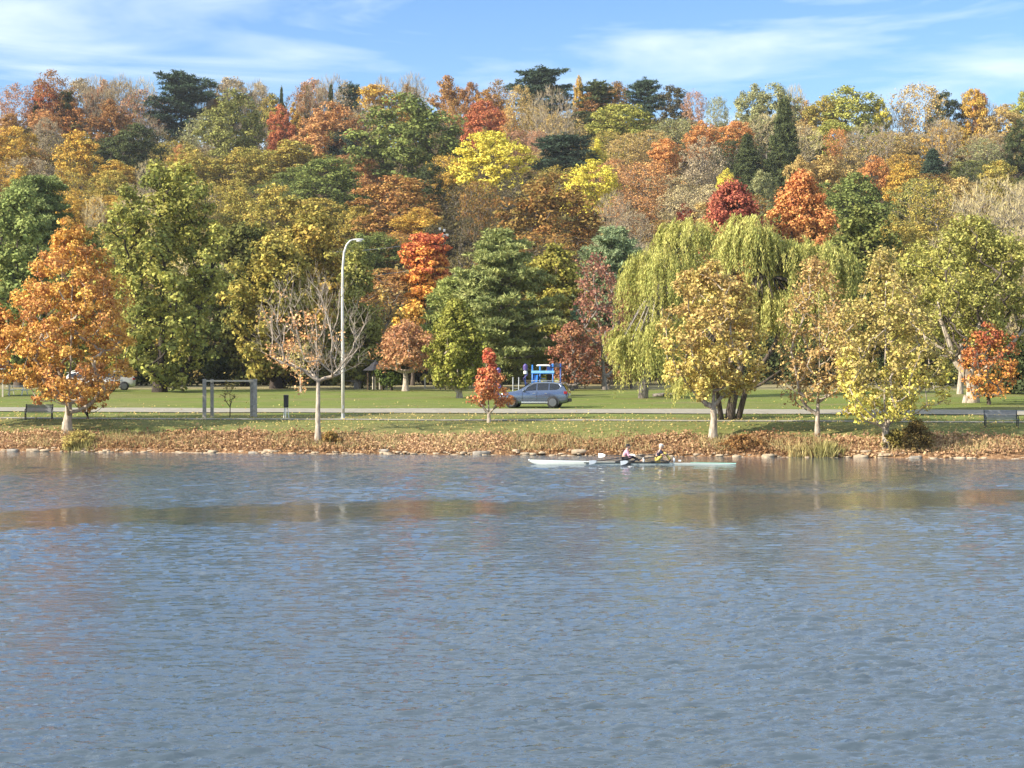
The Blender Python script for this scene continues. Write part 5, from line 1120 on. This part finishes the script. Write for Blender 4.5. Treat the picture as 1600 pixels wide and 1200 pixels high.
def rower(label, x, lean, top_m, leg_m, cap_m, hair_m, hand, kneez, sleeve=True, capv=True, bare_leg=False):
    "sits at x in the shell facing +x; hand = (x,y,z) of the left hand in the shell's frame"
    r = empty('person', shell.location + Vector((x, 0, .16))); tag(r, label, 'person', 'rowers in the double shell')
    V = Vector; sn, cs = math.sin(lean), math.cos(lean)
    hip = V((0, 0, .10)); w1 = hip + V((.16 * sn, 0, .18 * cs)); ch = hip + V((.38 * sn, 0, .38 * cs)); nk = hip + V((.52 * sn + .01, 0, .52 * cs)); hd0 = nk + V((.05, 0, .09)); hd1 = hd0 + V((.025, 0, .12))
    pts = [hip, w1, ch, nk, hd0, hd1]; E = [(0, 1), (1, 2), (2, 3), (3, 4), (4, 5)]; Rr = [.13, (.12, .14), (.13, .16), .06, .085, .08]
    arms = []; legs = []
    for sy in (-1, 1):
        sh = ch + V((.05, sy * .17, .07)); hn = V((hand[0] - x, sy * hand[1], hand[2] - .16)); md = (sh + hn) / 2; L_ = (hn - sh).length; up = .285; el = md + V((-.1, sy * .3, -1)).normalized() * math.sqrt(max(up ** 2 - (L_ / 2) ** 2, .0004))
        wr = hn + (el - hn).normalized() * .07; b_ = len(pts); pts += [sh, el, wr, hn]; E += [(2, b_), (b_, b_ + 1), (b_ + 1, b_ + 2), (b_ + 2, b_ + 3)]; Rr += [.065, .042, .028, (.036, .024)]; arms.append((sh, el, wr, hn))
        hj = hip + V((.05, sy * .10, 0)); ft = V((.95 if kneez < .3 else .80, sy * .09, -.02)); kn = V(((ft.x + hj.x) / 2 - .02, sy * .13, kneez)); an = ft + V((-.06, 0, .03)); tp = ft + V((.06, 0, .14)); b_ = len(pts)
        pts += [hj, kn, an, tp]; E += [(0, b_), (b_, b_ + 1), (b_ + 1, b_ + 2), (b_ + 2, b_ + 3)]; Rr += [.09, .058, .038, .034]; legs.append((hj, kn, an, tp))
    skin_mesh('body', pts, E, Rr, SKIN, r)
    # clothes
    P2 = [w1 - V((.02, 0, .08)), ch, nk - V((0, 0, .035))]; E2 = [(0, 1), (1, 2)]; R2 = [(.145, .155), (.15, .18), .085]
    for sh, el, wr, hn in arms:
        b_ = len(P2); e_ = el if not sleeve else wr + (el - wr) * .15
        if sleeve: P2 += [sh, el, e_]; E2 += [(1, b_), (b_, b_ + 1), (b_ + 1, b_ + 2)]; R2 += [.078, .054, .042]
        else: P2 += [sh, sh + (el - sh) * .6]; E2 += [(1, b_), (b_, b_ + 1)]; R2 += [.08, .062]
    skin_mesh('shirt', P2, E2, R2, top_m, r)
    P3 = [hip + V((0, 0, .0))]; E3 = []; R3 = [.145]
    for hj, kn, an, tp in legs:
        b_ = len(P3); P3 += [hj, kn, kn + (an - kn) * .85]; E3 += [(0, b_), (b_, b_ + 1), (b_ + 1, b_ + 2)]; R3 += [.105, .072, .052]
        MB().ell(tp + V((-.0, 0, -.05)), (.06, .045, .12)).build('shoe', WHITE, r, smooth=True)
    skin_mesh('trousers', P3, E3, R3, leg_m, r)
    hc = (hd0 + hd1) / 2
    h_ = MB(); h_.ell(hc + V((-.028, 0, .012)), (.098, .088, .112), 14, 9); h_.build('hair', hair_m, r, smooth=True)
    f_ = MB(); f_.ell(hc + V((.052, 0, -.012)), (.062, .070, .098), 14, 9); f_.tube([hc + V((.105, 0, .01)), hc + V((.128, 0, -.012)), hc + V((.106, 0, -.022))], [.01, .016, .01], 6); 
    for sy in (-1, 1): f_.ell(hc + V((0, sy * .090, -.005)), (.018, .010, .03), 8, 5)
    f_.build('face', SKIN, r, smooth=True)
    ey = MB(); [ey.ell(hc + V((.106, sy * .030, .014)), (.010, .013, .008), 8, 5) for sy in (-1, 1)]; ey.build('eyes', CARB, r); MB().box(hc + V((.109, 0, -.052)), (.012, .042, .010)).build('mouth', mat('lips', (.35, .12, .10), .5) if 'lips' not in bpy.data.materials else bpy.data.materials['lips'], r)
    c_ = MB(); c_.lathe([(.104, .0), (.104, .035), (.085, .075), (.03, .092)], c=hc + V((-.012, 0, .045)), n=14); 
    if capv: c_.add([tuple(hc + V(v)) for v in ((.07, -.06, .055), (.165, -.045, .04), (.165, .045, .04), (.07, .06, .055), (.07, -.06, .066), (.165, -.045, .050), (.165, .045, .050), (.07, .06, .066))], [(3, 2, 1, 0), (4, 5, 6, 7), (0, 1, 5, 4), (1, 2, 6, 5), (2, 3, 7, 6), (3, 0, 4, 7)])
    c_.build('cap', cap_m, r, smooth=False)
    for sy, (sh, el, wr, hn) in zip((-1, 1), arms):
        fg = MB()
        for k, ln_ in enumerate((.85, 1.0, .95, .75)):
            y = (k - 1.5) * .019; a0 = hn + V((.005, y, .012))
            fg.tube([a0, a0 + V((.034 * ln_, 0, .008)), a0 + V((.046 * ln_, 0, -.018)), a0 + V((.024 * ln_, 0, -.038))], [.0095, .009, .008, .007], 6)
        fg.tube([hn + V((-.01, -sy * .03, 0)), hn + V((.012, -sy * .048, -.012)), hn + V((.03, -sy * .040, -.022))], [.011, .009, .008], 6)
        fg.build('fingers', SKIN, r, smooth=True)
    return r
PINK = mat('pink_cloth', (.62, .33, .42), .85, var=.12, scale=14); NAVY = mat('dark_navy_cloth', (.03, .028, .06), .85, var=.15); YELC = mat('yellow_cloth', (.72, .55, .14), .85, var=.1); BLK = mat('black_cloth', (.016, .016, .02), .85)
PALEC = mat('pale_cloth', (.70, .68, .62), .8)
PALEH = mat('pale_hair', (.62, .56, .46), .7, var=.15, scale=20); DKH = mat('dark_hair', (.03, .022, .016), .6)
rower('rower in pink long-sleeved top, dark trousers and black cap, left of the two', -.46, RAD(20), PINK, BLK, BLK, DKH, (.02, .16, .50 - .16 + .10), .24)
rower('rower in dark top, yellow trousers and pale cap, right of the two', 1.20, RAD(19), NAVY, YELC, PALEC, PALEH, (1.76, .16, .52), .44, sleeve=False)
oar('near white-bladed oar of the pink-topped rower, blade nearest the bow', .03, -.17, .44, (918 - 988) / bs, -2.0, .19)
oar('far white-bladed oar of the pink-topped rower, blade raised behind the bow deck', .03, .17, .44, (938 - 988) / bs, 2.0, .40)
oar('near white-bladed oar of the yellow-trousered rower, blade beside the hull', 1.77, -.17, .52, (966 - 988) / bs, -2.0, .17)
oar('far oar of the yellow-trousered rower, mostly hidden behind the pink-topped rower', 1.77, .17, .52, (985 - 988) / bs, 2.0, .36)

# ------------------------------------------------------------------ air
def haze():
    m = bpy.data.materials.new('haze'); m.use_nodes = True; n = m.node_tree.nodes; l = m.node_tree.links; n.remove(n['Principled BSDF'])
    v = n.new('ShaderNodeVolumePrincipled'); v.inputs['Color'].default_value = (.86, .91, 1, 1); v.inputs['Density'].default_value = .00008; v.inputs['Anisotropy'].default_value = .1
    l.new(v.outputs[0], n['Material Output'].inputs['Volume'])
    o = MB().box((0, 540, 45), (3400, 2240, 130)).build('haze', m); tag(o, kind='stuff')
haze()
sc.cycles.volume_bounces = 0; sc.cycles.volume_max_steps = 64
